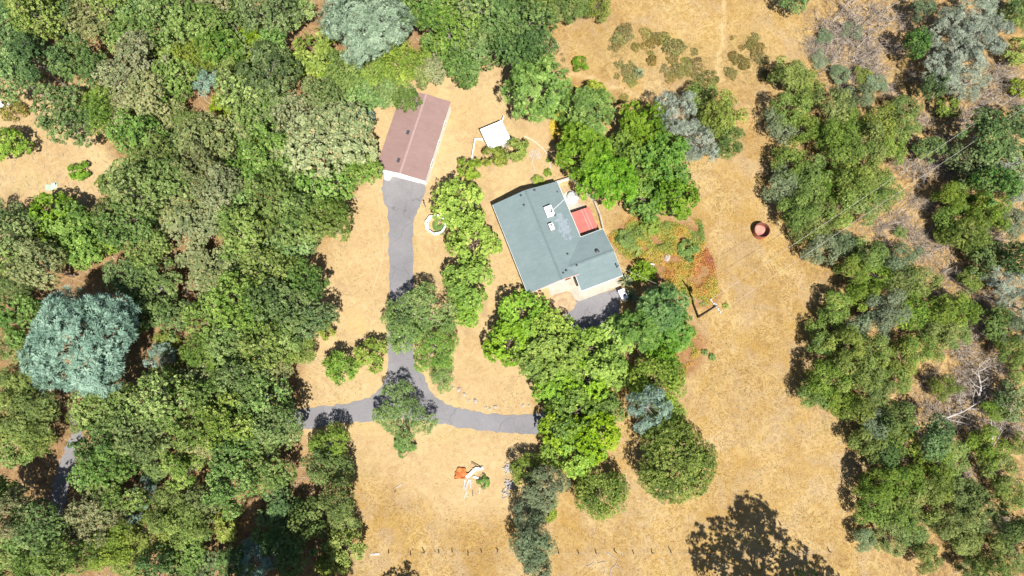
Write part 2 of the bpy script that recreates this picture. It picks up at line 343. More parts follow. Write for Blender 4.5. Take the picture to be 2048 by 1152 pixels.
tr_ = math_(nt, 'MULTIPLY', math_(nt, 'MAXIMUM', math_(nt, 'MAXIMUM', strands(0.23, 34, 0.8), strands(0.5, 22, 1.2)), math_(nt, 'MULTIPLY', strands(1.1, 14, 1.5), 0.8)), ramp(nt, noise(nt, 0.11, 4, 0.6, 0.5, tc), [(0.36, (0.089, 0.088, 0.083)), (0.62, (1, 1, 1))]))
mead = mixc(nt, math_(nt, 'MULTIPLY', tr_, 0.7), mead, (0.446, 0.336, 0.165))
yard = ramp(nt, comb((n1, 0.26), (n2, 0.28), (n3, 0.22), (n4, 0.24)), [(0.33, (0.205, 0.127, 0.060)), (0.44, (0.308, 0.212, 0.106)), (0.54, (0.385, 0.284, 0.150)), (0.68, (0.462, 0.364, 0.210))])
yard = mixc(nt, math_(nt, 'MULTIPLY', ramp(nt, noise(nt, 0.16, 5, 0.7, 1, tc), [(0.54, (0, 0, 0)), (0.66, (1, 1, 1))]), 0.5), yard, mixc(nt, n3, (0.171, 0.119, 0.069), (0.308, 0.212, 0.122)))
yard = mixc(nt, math_(nt, 'MULTIPLY', ramp(nt, noise(nt, 0.1, 4, 0.6, 0.6, tc), [(0.55, (0, 0, 0)), (0.7, (1, 1, 1))]), 0.45), yard, (0.376, 0.280, 0.110))
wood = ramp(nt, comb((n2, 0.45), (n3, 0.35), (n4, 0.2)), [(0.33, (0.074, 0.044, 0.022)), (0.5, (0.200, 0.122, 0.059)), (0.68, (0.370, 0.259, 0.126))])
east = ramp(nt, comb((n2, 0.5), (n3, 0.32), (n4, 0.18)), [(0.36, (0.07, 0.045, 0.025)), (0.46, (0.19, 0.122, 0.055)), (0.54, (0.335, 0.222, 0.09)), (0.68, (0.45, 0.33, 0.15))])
vine = ramp(nt, comb((n2, 0.5), (n4, 0.5)), [(0.35, (0.148, 0.074, 0.030)), (0.65, (0.311, 0.178, 0.081))])
scr = ramp(nt, comb((n2, 0.6), (n3, 0.4)), [(0.38, (0.148, 0.111, 0.044)), (0.55, (0.333, 0.229, 0.096)), (0.7, (0.414, 0.303, 0.148))])
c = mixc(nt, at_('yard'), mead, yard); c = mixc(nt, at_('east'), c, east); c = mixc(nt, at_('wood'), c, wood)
c = mixc(nt, at_('scrub'), c, scr); c = mixc(nt, at_('vine'), c, vine); c = mixc(nt, at_('track'), c, (0.488, 0.370, 0.207))
grn = ramp(nt, noise(nt, 0.11, 5, 0.7, 0.8, tc), [(0.56, (0, 0, 0)), (0.75, (1, 1, 1))])
c = mixc(nt, math_(nt, 'MULTIPLY', math_(nt, 'MULTIPLY', grn, n3), 0.55), c, (0.222, 0.215, 0.067))
nt.links.new(c, bs.inputs['Base Color']); bs.inputs['Roughness'].default_value = 0.95; bs.inputs['Specular IOR Level'].default_value = 0.1
bump(nt, bs, comb((n2, 0.4), (n3, 0.4), (n4, 0.3)), 0.7, 0.18)
g = mesh_np('ground', np.stack([XX, YY, np.zeros_like(XX)], 1), FQ, gm)
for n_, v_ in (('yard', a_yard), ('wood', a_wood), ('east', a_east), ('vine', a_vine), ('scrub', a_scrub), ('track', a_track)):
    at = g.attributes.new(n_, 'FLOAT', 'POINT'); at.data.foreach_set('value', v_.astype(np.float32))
struct(link('ground', g))

# ------------------------------------------------------------------ driveway, forecourt, track
def resample(pts, step):
    out = []
    for a, b in zip(pts[:-1], pts[1:]):
        n = max(1, int(math.dist(a, b) / step)); out += [(a[0] + (b[0] - a[0]) * i / n, a[1] + (b[1] - a[1]) * i / n) for i in range(n)]
    return out + [pts[-1]]
def catmull(P, k=8, closed=False):
    P = [Vector(p[:2]) for p in P]; out = []; n = len(P)
    for i in range(n if closed else n - 1):
        p0 = P[(i - 1) % n] if closed else P[max(i - 1, 0)]; p1 = P[i]; p2 = P[(i + 1) % n]; p3 = P[(i + 2) % n] if closed else P[min(i + 2, n - 1)]
        for j in range(k):
            t = j / k; out.append(tuple(0.5 * ((2 * p1) + (p2 - p0) * t + (2 * p0 - 5 * p1 + 4 * p2 - p3) * t * t + (3 * p1 - p0 - 3 * p2 + p3) * t ** 3)))
    if not closed: out.append(tuple(P[-1]))
    return out
def ribbon(name, left, right, z, mat, label=None, rag=0.22, seed=1):
    """a paved sheet between its two edge lines, with slightly ragged edges and a thickness"""
    n = 150; rng = np.random.default_rng(seed)
    def rs(l):
        l = catmull(l, 10); d_ = np.concatenate([[0], np.cumsum([math.dist(a, b) for a, b in zip(l[:-1], l[1:])])])
        s = np.linspace(0, d_[-1], n); l = np.array(l); return np.stack([np.interp(s, d_, l[:, 0]), np.interp(s, d_, l[:, 1])], 1)
    L, Rr = rs(left), rs(right)
    jl = (vnoise(np.arange(n), np.zeros(n), 1.6, seed) - 0.5) * 2 * rag; jr = (vnoise(np.arange(n), np.ones(n) * 9, 1.6, seed + 5) - 0.5) * 2 * rag
    dv = Rr - L; dv = dv / np.linalg.norm(dv, axis=1)[:, None]; L = L - dv * jl[:, None]; Rr = Rr + dv * jr[:, None]
    mb = MB(); k = 5; vs = []
    for i in range(n):
        vs.append((L[i][0], L[i][1], -0.02))
        for j in range(k): t = j / (k - 1); p = L[i] * (1 - t) + Rr[i] * t; vs.append((p[0], p[1], z))
        vs.append((Rr[i][0], Rr[i][1], -0.02))
    fs = [(i * 7 + j, i * 7 + j + 1, (i + 1) * 7 + j + 1, (i + 1) * 7 + j) for i in range(n - 1) for j in range(6)]
    mb.add(vs, fs); return struct(mb.build(name, mat))
ribbon('driveway', GP([(768, 352), (764, 380), (775, 430), (778, 500), (779, 580), (778, 650), (777, 700), (774, 735), (764, 772), (738, 795), (700, 806), (650, 812), (600, 818), (540, 830)]),
       GP([(846, 360), (851, 385), (838, 415), (827, 450), (827, 510), (826, 580), (826, 660), (828, 720), (836, 752), (820, 790), (790, 815), (735, 840), (690, 846), (560, 866)]), 0.03, M['asphalt'], seed=3)
ribbon('driveway', GP([(800, 730), (842, 745), (866, 790), (905, 811), (960, 825), (1020, 829), (1075, 826), (1120, 800), (1135, 740), (1130, 680), (1130, 608)]),
       GP([(715, 845), (790, 838), (850, 842), (910, 853), (970, 862), (1040, 867), (1095, 866), (1170, 830), (1200, 750), (1230, 690), (1243, 575)]), 0.036, M['asphalt'], seed=8)
ribbon('track', GP([(140, 820), (142, 868), (125, 910), (108, 960), (98, 1020), (80, 1090), (60, 1180)]), GP([(162, 815), (165, 870), (152, 915), (140, 965), (128, 1020), (112, 1090), (95, 1180)]), 0.03, M['asphalt'], seed=5, rag=0.3)

# ------------------------------------------------------------------ crowns
def rot_basis(n):
    a = np.where(np.abs(n[:, 2:3]) < 0.9, np.array([[0, 0, 1.0]]), np.array([[1.0, 0, 0]])); t = np.cross(n, a); t /= np.linalg.norm(t, axis=1)[:, None] + 1e-9
    return t, np.cross(n, t)
def unit(v): return v / (np.linalg.norm(v, axis=1)[:, None] + 1e-9)
def lobes(rng, nl, zmin=-0.25, rlo=0.26, rhi=0.42, ro=0.68, irr=0.22):
    """lobe centres and radii of a crown of radius 1"""
    u = rng.uniform(zmin, 1, nl); ph = np.arange(nl) * 2.39996 + rng.uniform(0, 6.28) + rng.normal(0, 0.25, nl)
    k = rng.integers(2, 5); w = 1 + irr * np.sin(k * ph + rng.uniform(0, 6)) * 0.6 + rng.normal(0, irr * 0.45, nl)
    s = np.sqrt(np.clip(1 - u * u, 0, 1)); C = np.stack([s * np.cos(ph), s * np.sin(ph), u], 1) * (ro * w)[:, None]
    return C, rng.uniform(rlo, rhi, nl)
def sprig_points(rng, C, Rl, per, up=0.35):
    """points on the outer side of each lobe"""
    n = len(C); tot = n * per; li = np.repeat(np.arange(n), per)
    dv = unit(rng.normal(size=(tot, 3))); outw = unit(C + np.array([0, 0, up]))[li]
    dv = unit(dv + outw * 0.75); rr = Rl[li] * rng.uniform(0.72, 1.08, tot)
    return C[li] + dv * rr[:, None], dv, li
def crown_tufts(seed, R, hz, nl, nt, tr, lv, lw, zc, opt={}, lift=0.25, flat=0.75, fill=900, fl=0.5, jit=0.25, upb=0.6):
    """foliage as many leaf tufts: each tuft is a rosette of leaves round a shoot tip, standing on the lobes of the crown"""
    rng = np.random.default_rng(seed); C, Rl = lobes(rng, nl, **opt)
    per = np.maximum(3, (nt * Rl ** 2 / np.sum(Rl ** 2))).astype(int); li = np.repeat(np.arange(nl), per); n = len(li)
    dv = unit(unit(rng.normal(size=(n, 3))) + unit(C + np.array([0, 0, 0.35]))[li] * 0.8)
    P = (C[li] + dv * (Rl[li] * rng.uniform(0.78, 1.12, n))[:, None]) * np.array([R, R, hz])
    # drop tufts buried inside neighbouring lobes
    Cw = C * np.array([R, R, hz]); q = P / np.array([R, R, hz]); dist = np.linalg.norm(q[:, None, :] - C[None], axis=2) / Rl[None]; dist[np.arange(n), li] = 9
    keep = (dist.min(1) > 0.72) & (P[:, 2] > -zc * 0.96); P, dv, li = P[keep], dv[keep], li[keep]; n = len(P)
    D = unit(dv + np.array([0, 0, upb]) + rng.normal(size=(n, 3)) * jit); t, b = rot_basis(D); tint = np.clip(rng.uniform(0, 1, nl)[li] * 0.45 + rng.uniform(0, 1, n) * 0.55, 0, 1)
    k = np.repeat(np.arange(n), lv); m = len(k); an = (np.tile(np.arange(lv), n) * 2.39996 + rng.uniform(0, 6.28, n)[k])[:, None]
    size = tr * rng.uniform(0.65, 1.35, n)[k] * rng.uniform(0.7, 1.15, m); out = np.sqrt((np.tile(np.arange(lv), n) + 0.5) / lv)   # inner leaves stand up, outer ones spread
    tang = t[k] * np.cos(an) + b[k] * np.sin(an); el = (1 - out) * 1.1 + lift + rng.normal(0, jit * 0.6, m) - flat * 0.3
    l = tang * np.cos(el)[:, None] + D[k] * np.sin(el)[:, None]; nn = -tang * np.sin(el)[:, None] + D[k] * np.cos(el)[:, None]; sx = np.cross(nn, l)
    sx = unit(sx + nn * rng.normal(0, jit, m)[:, None]); S = size[:, None]; w = (lw * rng.uniform(0.7, 1.3, m))[:, None]; p = P[k] + D[k] * (0.12 * S)
    V = np.stack([p + l * S * 0.08, p + l * S * 0.55 - sx * w * 0.5, p + l * S - D[k] * S * 0.12, p + l * S * 0.55 + sx * w * 0.5], 1).reshape(-1, 3); ti = np.repeat(np.clip(tint[k] + rng.normal(0, 0.08, m), 0, 1), 4)
    # leaves deeper inside the crown
    fi = rng.integers(0, nl, fill); fp_ = (C[fi] + unit(rng.normal(size=(fill, 3))) * (Rl[fi] * rng.uniform(0.15, 0.66, fill))[:, None]) * np.array([R, R, hz]); fp_ = fp_[fp_[:, 2] > -zc * 0.9]; f_ = len(fp_)
    fn_ = unit(rng.normal(size=(f_, 3)) + np.array([0, 0, 0.8])); ft, fb = rot_basis(fn_); L = fl * rng.uniform(0.6, 1.3, (f_, 1))
    FV = np.stack([fp_ - ft * L * 0.5, fp_ - fb * L * 0.32, fp_ + ft * L * 0.5, fp_ + fb * L * 0.32], 1).reshape(-1, 3)
    V = np.concatenate([V, FV]); ti = np.concatenate([ti, np.repeat(rng.uniform(0.1, 0.9, f_), 4)]); V[:, 2] += zc
    return V, np.arange(len(V)).reshape(-1, 4), ti, Cw + np.array([0, 0, zc])
def trunk_mesh(seed, ends, zc, R, r0, mat, n=14, over=0.0, sides=6):
    """tapered trunk with limbs that run out to the clumps of the crown"""
    rng = np.random.default_rng(seed + 500); mb = MB(); lean = rng.normal(0, 0.05 * R, 2)
    top = Vector((lean[0], lean[1], zc)); fork = top * 0.55
    mb.tube([(0, 0, -0.25), (0, 0, 0.15), fork * 0.5, fork, top], [r0 * 1.5, r0 * 1.1, r0 * 0.95, r0 * 0.8, r0 * 0.4], sides)
    for e in ends[rng.permutation(len(ends))[:n]]:
        e = Vector(e); s = fork.lerp(top, rng.uniform(0, 0.9)); e = s + (e - s) * (1 + over); m_ = s.lerp(e, 0.5) + Vector(rng.normal(0, 0.06 * R, 3)) + Vector((0, 0, 0.06 * R))
        mb.tube([s, m_, e], [r0 * 0.42, r0 * 0.26, r0 * 0.09], 5, cap=False)
        for q in range(2):
            e2 = m_.lerp(e, rng.uniform(0.3, 0.9)); mb.tube([e2, e2 + Vector(rng.normal(0, 0.13 * R, 3)) + (e - s) * 0.18], [r0 * 0.14, r0 * 0.05], 4, cap=False)
    return mb.mesh('trunk', mat)

# kind: (object name, category, builder, base R, height, variants)
KIND = {}
def reg(key, name, cat, R, h, nvar, fn, trunk_mat='bark', r0=None, limbs=14, over=0.0, cz=0.6):
    vs = []; rv = 0
    for i in range(nvar):
        sd = sum(map(ord, key)) * 31 + i * 101; V, Fc, ti, ends = fn(sd); rv += np.percentile(np.hypot(V[:, 0], V[:, 1]), 96) / nvar
        vs.append((mesh_np('crown', V, Fc, None, ti), trunk_mesh(sd, ends, h * cz, R, r0 or 0.06 * R, M[trunk_mat], limbs, over)))
    KIND[key] = dict(name=name, cat=cat, R=R, h=h, vs=vs, cz=cz, rv=rv)
def setmat(key, mat):
    for c_, t_ in KIND[key]['vs']: c_.materials.append(M[mat])
def variant(key, src, mat, name=None, cat=None, trunk_mat=None):
    """the same habit of growth with other foliage"""
    k = dict(KIND[src]); vs = []
    for c_, t_ in k['vs']:
        c2 = c_.copy(); c2.materials.clear(); c2.materials.append(M[mat]); vs.append((c2, t_))
    k['vs'] = vs; k['name'] = name or k['name']; k['cat'] = cat or k['cat']; KIND[key] = k
OPT = dict(zmin=-0.2, rlo=0.24, rhi=0.48, ro=0.66, irr=0.42)
reg('oak', 'oak_tree', 'tree', 4.6, 10.5, 6, lambda s: crown_tufts(s, 4.6, 4.1, 17, 780, 0.36, 13, 0.155, 10.5 * 0.6, OPT, jit=0.34, fill=1300), 'pale_bark', r0=0.22, over=0.17, limbs=16); setmat('oak', 'leaf_oak')
variant('olive', 'oak', 'leaf_olive'); variant('darkoak', 'oak', 'leaf_darkoak')
OPG = dict(zmin=-0.35, rlo=0.3, rhi=0.46, ro=0.64, irr=0.26)
reg('bright', 'garden_tree', 'tree', 3.8, 7.2, 5, lambda s: crown_tufts(s, 3.8, 3.2, 15, 540, 0.38, 12, 0.18, 7.2 * 0.6, OPG, jit=0.28, fill=1000)); setmat('bright', 'leaf_bright')
variant('deep', 'bright', 'leaf_deep'); variant('woodbright', 'bright', 'leaf_woodbright')
reg('small', 'garden_tree', 'tree', 2.0, 4.0, 4, lambda s: crown_tufts(s, 2.0, 1.5, 12, 130, 0.5, 11, 0.17, 4.0 * 0.6, OPG, jit=0.25, fill=120, fl=0.4), r0=0.09, limbs=10); setmat('small', 'leaf_fruit')
variant('yellow', 'small', 'leaf_yellow', 'leafy_bush', 'bush')
OPC = dict(zmin=-0.45, rlo=0.26, rhi=0.5, ro=0.64, irr=0.34)
reg('brush', 'live_oak_shrub', 'shrub', 3.6, 7.6, 6, lambda s: crown_tufts(s, 3.6, 3.3, 15, 1200, 0.27, 10, 0.075, 7.6 * 0.58, OPC, jit=0.38, fill=1900, fl=0.34, upb=0.6), cz=0.58, r0=0.16); setmat('brush', 'leaf_brush')
variant('greybrush', 'brush', 'leaf_greybrush')
OPR = dict(zmin=-0.5, rlo=0.32, rhi=0.44, ro=0.62, irr=0.1)
reg('roundoak', 'live_oak_shrub', 'shrub', 5.0, 8.0, 2, lambda s: crown_tufts(s, 5.0, 3.9, 24, 2300, 0.27, 10, 0.08, 8.0 * 0.52, OPR, jit=0.36, fill=3800, fl=0.4, upb=0.6), cz=0.52, r0=0.22); setmat('roundoak', 'leaf_brush')
OPA = dict(zmin=-0.4, rlo=0.22, rhi=0.38, ro=0.72, irr=0.4)
reg('airy', 'feathery_tree', 'tree', 4.0, 7.5, 3, lambda s: crown_tufts(s, 4.0, 3.0, 24, 1000, 0.36, 10, 0.08, 7.5 * 0.58, OPA, jit=0.5, fill=1100, fl=0.3), 'pale_bark', cz=0.58, limbs=10, over=0.0); setmat('airy', 'leaf_airy')
OPN = dict(zmin=-0.3, rlo=0.2, rhi=0.34, ro=0.74, irr=0.2)
reg('greypine', 'grey_pine', 'tree', 6.0, 17.0, 2, lambda s: crown_tufts(s, 6.0, 5.2, 62, 1500, 0.62, 20, 0.1, 17 * 0.68, OPN, lift=0.35, jit=0.24, fill=4200, fl=0.55, upb=0.5), cz=0.68, r0=0.34, limbs=34); setmat('greypine', 'needle_grey')
OPN2 = dict(zmin=-0.3, rlo=0.2, rhi=0.34, ro=0.74, irr=0.34)
reg('silver', 'silver_pine', 'tree', 3.6, 9.0, 4, lambda s: crown_tufts(s, 3.6, 3.2, 26, 420, 0.5, 16, 0.075, 9 * 0.62, OPN2, lift=0.3, jit=0.35, fill=420, fl=0.4), 'pale_bark', cz=0.62, r0=0.2, limbs=22, over=0.1); setmat('silver', 'needle_silver')
variant('bluepine', 'silver', 'needle_grey', 'grey_pine'); variant('palepine', 'greypine', 'needle_pale')
OPP = dict(zmin=-0.5, rlo=0.26, rhi=0.4, ro=0.7, irr=0.18)
reg('pine', 'pine_tree', 'tree', 4.2, 11.0, 4, lambda s: crown_tufts(s, 4.2, 4.4, 30, 380, 0.64, 20, 0.14, 11 * 0.58, OPP, lift=0.3, jit=0.2, fill=1500, upb=0.8), cz=0.58, r0=0.22, limbs=20); setmat('pine', 'needle_bright')
variant('darkpine', 'pine', 'needle_dark')
reg('scrub', 'scrub_bush', 'bush', 1.5, 1.0, 4, lambda s: crown_tufts(s, 1.5, 0.55, 12, 150, 0.3, 9, 0.09, 0.45, OPC, jit=0.5, fill=120, fl=0.25), cz=0.45, r0=0.05, limbs=8); setmat('scrub', 'leaf_scrub')
variant('bush', 'small', 'leaf_deep', 'leafy_bush', 'bush')

NTREE = [0]
def tree(key, px, py, rpx, label, group=None, h=1.0, cat=None, name=None, sx=1.0):
    k = KIND[key]; i = NTREE[0]; NTREE[0] += 1; rng = np.random.default_rng(9000 + i)
    R = rpx * mpp(px, py, 4.0)
    if key not in ('oak', 'olive', 'darkoak'): R = rpx * mpp(px, py, k['h'] * k['cz'] * rpx * 0.08 / k['R']) * k['R'] / k['rv']
    else: R *= 0.94
    s = R / k['R']; sz = s * h * rng.uniform(0.93, 1.07)
    if key in ('brush', 'greybrush'): sz *= rng.uniform(0.72, 1.3)
    if key in ('oak', 'olive', 'darkoak'): sz = (0.4 + 0.65 * s) * h * rng.uniform(0.6, 1.38)
    zc = k['h'] * k['cz'] * sz; p = W(px, py, zc)
    root = thing(name or k['name'], label, cat or k['cat'], (p.x, p.y, 0), rng.uniform(0, 6.28), group); root.scale = (s * sx, s, sz)
    c_, t_ = k['vs'][i % len(k['vs'])]
    small = k['cat'] in ('bush', 'shrub') and True
    link('foliage' if small else 'crown', c_, root); link('stem' if small else 'trunk', t_, root)
    return root

# ------------------------------------------------------------------ the house
HZ = math.atan2(0.358, 0.934); h0 = W(985, 410, 2.85)
house = thing('house', 'single-storey ranch house with blue-green shingle roof and cream walls', 'house', (h0.x, h0.y, 0), HZ)
PIT = 0.25; E0 = 2.85; HW = 10.95; HL = 15.3; WU0, WU1, WV0, WV1 = 7.8, 14.7, 9.8, 17.8
def HLC(px, py, z):
    p = W(px, py, z) - Vector((h0.x, h0.y, 0)); c, s = math.cos(HZ), math.sin(HZ); return Vector((p.x * c + p.y * s, -p.x * s + p.y * c, z))
def zm(u): return E0 + (HW / 2 - abs(u - HW / 2)) * PIT
def zw(v): return E0 + (4.0 - abs(v - (WV0 + 4.0))) * PIT
def gable(mb, u0, u1, v0, v1, zf, along_v, drop=0.16):
    """walls of a gabled block up to the underside of its roof"""
    if along_v:
        um = (u0 + u1) / 2; pr = [(u0, 0), (u1, 0), (u1, zf(u1) - drop), (um, zf(um) - drop), (u0, zf(u0) - drop)]
        A = [(u, -v0, z) for u, z in pr]; B = [(u, -v1, z) for u, z in pr]
    else:
        vm = (v0 + v1) / 2; pr = [(v0, 0), (v1, 0), (v1, zf(v1) - drop), (vm, zf(vm) - drop), (v0, zf(v0) - drop)]
        A = [(u0, -v, z) for v, z in pr]; B = [(u1, -v, z) for v, z in pr]
    return mb.add(A + B, [(0, 1, 2, 3, 4), (9, 8, 7, 6, 5)] + [(i, 5 + i, 5 + (i + 1) % 5, (i + 1) % 5) for i in range(5)])
gable(MB(), 0.55, HW - 0.55, 0.45, HL - 0.45, zm, True).build('wall', M['white_wall'], house)
gable(MB(), 8.3, WU1 - 0.45, WV0 + 0.5, WV1 - 0.5, zw, False).build('wall', M['white_wall'], house)
def slope(pts, name='roof', mat='roof_green', t=0.13): return MB().slab(pts, t).build(name, M[mat], house)
um = HW / 2; ZR = zm(um); vm = WV0 + 4; ZW = zw(vm); ur = HW - 4.0
r_w = slope([(0, 0, E0), (0, -HL, E0), (um, -HL, ZR), (um, 0, ZR)])
r_e = slope([(um, 0, ZR), (um, -HL, ZR), (HW, -HL, E0), (HW, 0, E0)])
r_n = slope([(HW - 0.02, -WV0, E0), (ur, -vm, ZW), (WU1, -vm, ZW), (WU1, -WV0, E0)])
r_s = slope([(ur, -vm, ZW), (WU0, -14.65, zw(14.65)), (WU0, -WV1, E0), (WU1, -WV1, E0), (WU1, -vm, ZW)])
def cap(a, b, w, mat, parent, dz=0.035):
    a, b = Vector(a), Vector(b); dv = (b - a).normalized(); n = int((b - a).length / 0.42)
    s = Vector((-dv.y, dv.x, 0)) * w
    mb = MB()
    for i in range(n):                         # overlapping ridge shingles
        p = a.lerp(b, i / n); q = a.lerp(b, (i + 1.08) / n) + Vector((0, 0, 0.012))
        lo = Vector((0, 0, dz - w * PIT)); hi = Vector((0, 0, dz))
        mb.add([p - s + lo, q - s + lo, q + hi, p + hi, p + s + lo, q + s + lo], [(3, 2, 1, 0), (3, 4, 5, 2)])
    return mb.build('ridge_cap', mat, parent)
cap((um, 0, ZR), (um, -HL, ZR), 0.17, M['ridge_green'], r_w); cap((ur + 0.5, -vm, ZW), (WU1, -vm, ZW), 0.2, M['ridge_green'], r_s)
def strip(a, b, mat='white_trim', w=0.035, hgt=0.17, name='fascia'):
    a, b = Vector(a), Vector(b); dv = b - a; mid = (a + b) / 2; rz = math.atan2(dv.y, dv.x); mb = MB()
    nrm = Vector((dv.y, -dv.x, 0)).normalized() * w * 0.7
    mb.add([a - nrm * 0 + Vector((0, 0, 0.012)), b + Vector((0, 0, 0.012)), b + nrm * 2 + Vector((0, 0, 0.012)), a + nrm * 2 + Vector((0, 0, 0.012)),
            a + Vector((0, 0, -hgt)), b + Vector((0, 0, -hgt)), b + nrm * 2 + Vector((0, 0, -hgt)), a + nrm * 2 + Vector((0, 0, -hgt))],
           [(0, 3, 2, 1), (4, 5, 6, 7), (0, 1, 5, 4), (1, 2, 6, 5), (2, 3, 7, 6), (3, 0, 4, 7)])
    return mb.build(name, M[mat], house)
strip((0, -HL, E0), (0, 0, E0), w=-0.025, name='gutter')
strip((HW, 0, E0), (HW, -WV0, E0), w=-0.03, name='gutter'); strip((HW, -WV0, E0), (WU1, -WV0, E0), w=-0.025, name='gutter')
strip((WU0, -WV1, E0), (WU1, -WV1, E0), name='gutter', w=0.05)
strip((0, 0, E0), (um, 0, ZR), 'ridge_green', w=-0.02); strip((um, 0, ZR), (HW, 0, E0), 'ridge_green', w=-0.02)
strip((0, -HL, E0), (um, -HL, ZR), 'pink_trim', w=0.05); strip((um, -HL, ZR), (8.4, -HL, zm(8.4)), 'pink_trim', w=0.05)
strip((WU1, -WV1, E0), (WU1, -vm, ZW), w=0.012); strip((WU1, -vm, ZW), (WU1, -WV0, E0), w=0.012); strip((WU0, -15.3, zw(15.3)), (WU0, -WV1, E0), w=0.03)
# openings
def opening(name, c, w, h, axis_, mat, frame=True, panels=0):
    s = (w, 0.08, h) if axis_ == 'v' else (0.08, w, h)
    o = MB().box(c, s).build(name, mat, house)
    if frame:
        f = MB()
        for dx, dz, fw, fh in ((0, h / 2, w + 0.16, 0.09), (0, -h / 2, w + 0.16, 0.09), (-w / 2, 0, 0.09, h), (w / 2, 0, 0.09, h), (0, 0, 0.05, h)):
            cc = (c[0] + dx, c[1], c[2] + dz) if axis_ == 'v' else (c[0], c[1] + dx, c[2] + dz)
            f.box(cc, (fw, 0.13, fh) if axis_ == 'v' else (0.13, fw, fh))
        f.build('frame', M['white_trim'], o)
    for i in range(panels):
        MB().box((c[0], c[1] - 0.03, c[2] - h / 2 + (i + 0.5) * h / panels), (w - 0.1, 0.08, h / panels - 0.05)).build('panel', M['white_trim'], o)
    return o
opening('garage_door', (11.6, -(WV1 - 0.5), 1.1), 4.6, 2.1, 'v', M['grey_metal'], False, 4)
opening('window', (2.6, -(HL - 0.45), 1.5), 1.5, 1.1, 'v', M['glass']); opening('door', (7.0, -(HL - 0.45), 1.05), 0.95, 2.05, 'v', M['tank_red'], False)
for yv in (3.0, 7.2, 11.5): opening('window', (0.55, -yv, 1.5), 1.4, 1.1, 'u', M['glass'])
opening('window', (HW - 0.55, -3.5, 1.4), 1.6, 1.2, 'u', M['glass']); opening('window', (2.7, -0.45, 1.5), 1.4, 1.1, 'v', M['glass']); opening('window', (WU1 - 0.45, -vm, 1.5), 1.4, 1.1, 'u', M['glass'])
# evaporative cooler, chimney and vents on the roof
pc = HLC(1098, 423, 4.2); zb = zm(pc.x)
ck = MB(); ck.box((pc.x, pc.y, zb + 0.42), (1.15, 1.5, 1.0)); cooler = ck.build('cooler', M['white_metal'], house)
MB().box((pc.x, pc.y, zb + 0.935), (1.22, 1.58, 0.05)).build('lid', M['white_metal'], cooler)
fb = MB(); fb.lathe([(0.0, 0.03), (0.1, 0.03), (0.1, 0.0), (0.26, 0.0), (0.27, 0.05), (0.3, 0.05), (0.3, 0)], (pc.x + 0.22, pc.y - 0.12, zb + 0.962), 18); fb.build('fan_cover', M['dark_metal'], cooler)
fb = MB(); fb.lathe([(0.0, 0.045), (0.13, 0.045), (0.15, 0.0)], (pc.x + 0.16, pc.y - 0.06, zb + 0.99), 12); fb.build('fan_hub', M['white_metal'], cooler)
for sx_ in (-1, 1):
    for k in range(6): MB().box((pc.x + sx_ * 0.58, pc.y, zb + 0.12 + k * 0.13), (0.03, 1.2, 0.07)).build('louvre', M['grey_metal'], cooler)
MB().tube([(pc.x + 0.55, pc.y + 0.1, zm(pc.x + .55) + 0.05), (HW - 0.1, pc.y + 1.35, E0 + 0.06)], 0.03, 6).build('water_pipe', M['white_trim'], house)
MB().tube([(pc.x + 0.75, pc.y - 0.75, zm(pc.x + .75) - 0.02), (pc.x + 0.75, pc.y - 0.75, zm(pc.x + .75) + 0.4)], 0.12, 8).build('vent_pipe', M['dark_metal'], house)
pc = HLC(1103, 455, 4.2); zb = zm(pc.x)
ch = MB().box((pc.x, pc.y, zb + 0.35), (0.55, 0.95, 1.0)).build('chimney', M['concrete'], house)
MB().box((pc.x, pc.y, zb + 0.88), (0.68, 1.08, 0.08)).build('chimney_cap', M['white_trim'], ch)
MB().tube([(pc.x, pc.y + 0.2, zb + 0.9), (pc.x, pc.y + 0.2, zb + 1.15)], 0.13, 10).build('flue', M['dark_metal'], ch)
def stub(px, py, r, hgt, name='vent_pipe', mat='dark_metal'):
    q = HLC(px, py, 3.4); z = max(zm(q.x) if q.x < HW and -q.y < HL else 0, zw(-q.y) if q.x > ur and WV0 < -q.y < WV1 else 0)
    o = MB().tube([(q.x, q.y, z - 0.06), (q.x, q.y, z + hgt)], r, 10).build(name, M[mat], house)
    MB().lathe([(0.0, hgt + 0.10), (r * 1.7, hgt + 0.02), (r * 1.7, hgt - 0.03), (0, hgt - 0.03)], (q.x, q.y, z), 10).build('cap', M['dark_metal'], o)
for x_, y_, r_, hh in ((1042, 395, 0.1, 0.32), (1069, 384, 0.11, 0.32), (1048, 414, 0.1, 0.32), (1115, 383, 0.06, 0.25), (1135, 510, 0.09, 0.32), (1153, 533, 0.09, 0.34), (1132, 544, 0.1, 0.34), (1126, 549, 0.08, 0.3), (1194, 505, 0.19, 0.42)): stub(x_, y_, r_, hh)
# service mast where the power line lands
q = HLC(1233, 536, 3.0); MAST = house.matrix_basis @ Vector((q.x, q.y, 4.3))
mast = MB().tube([(q.x, q.y, 0.9), (q.x, q.y, 4.4)], 0.06, 8).build('service_mast', M['dark_metal'], house)
MB().lathe([(0, 4.55), (0.13, 4.45), (0.13, 4.3), (0.0, 4.3)], (q.x, q.y, 0), 10).build('weather_head', M['dark_metal'], mast)
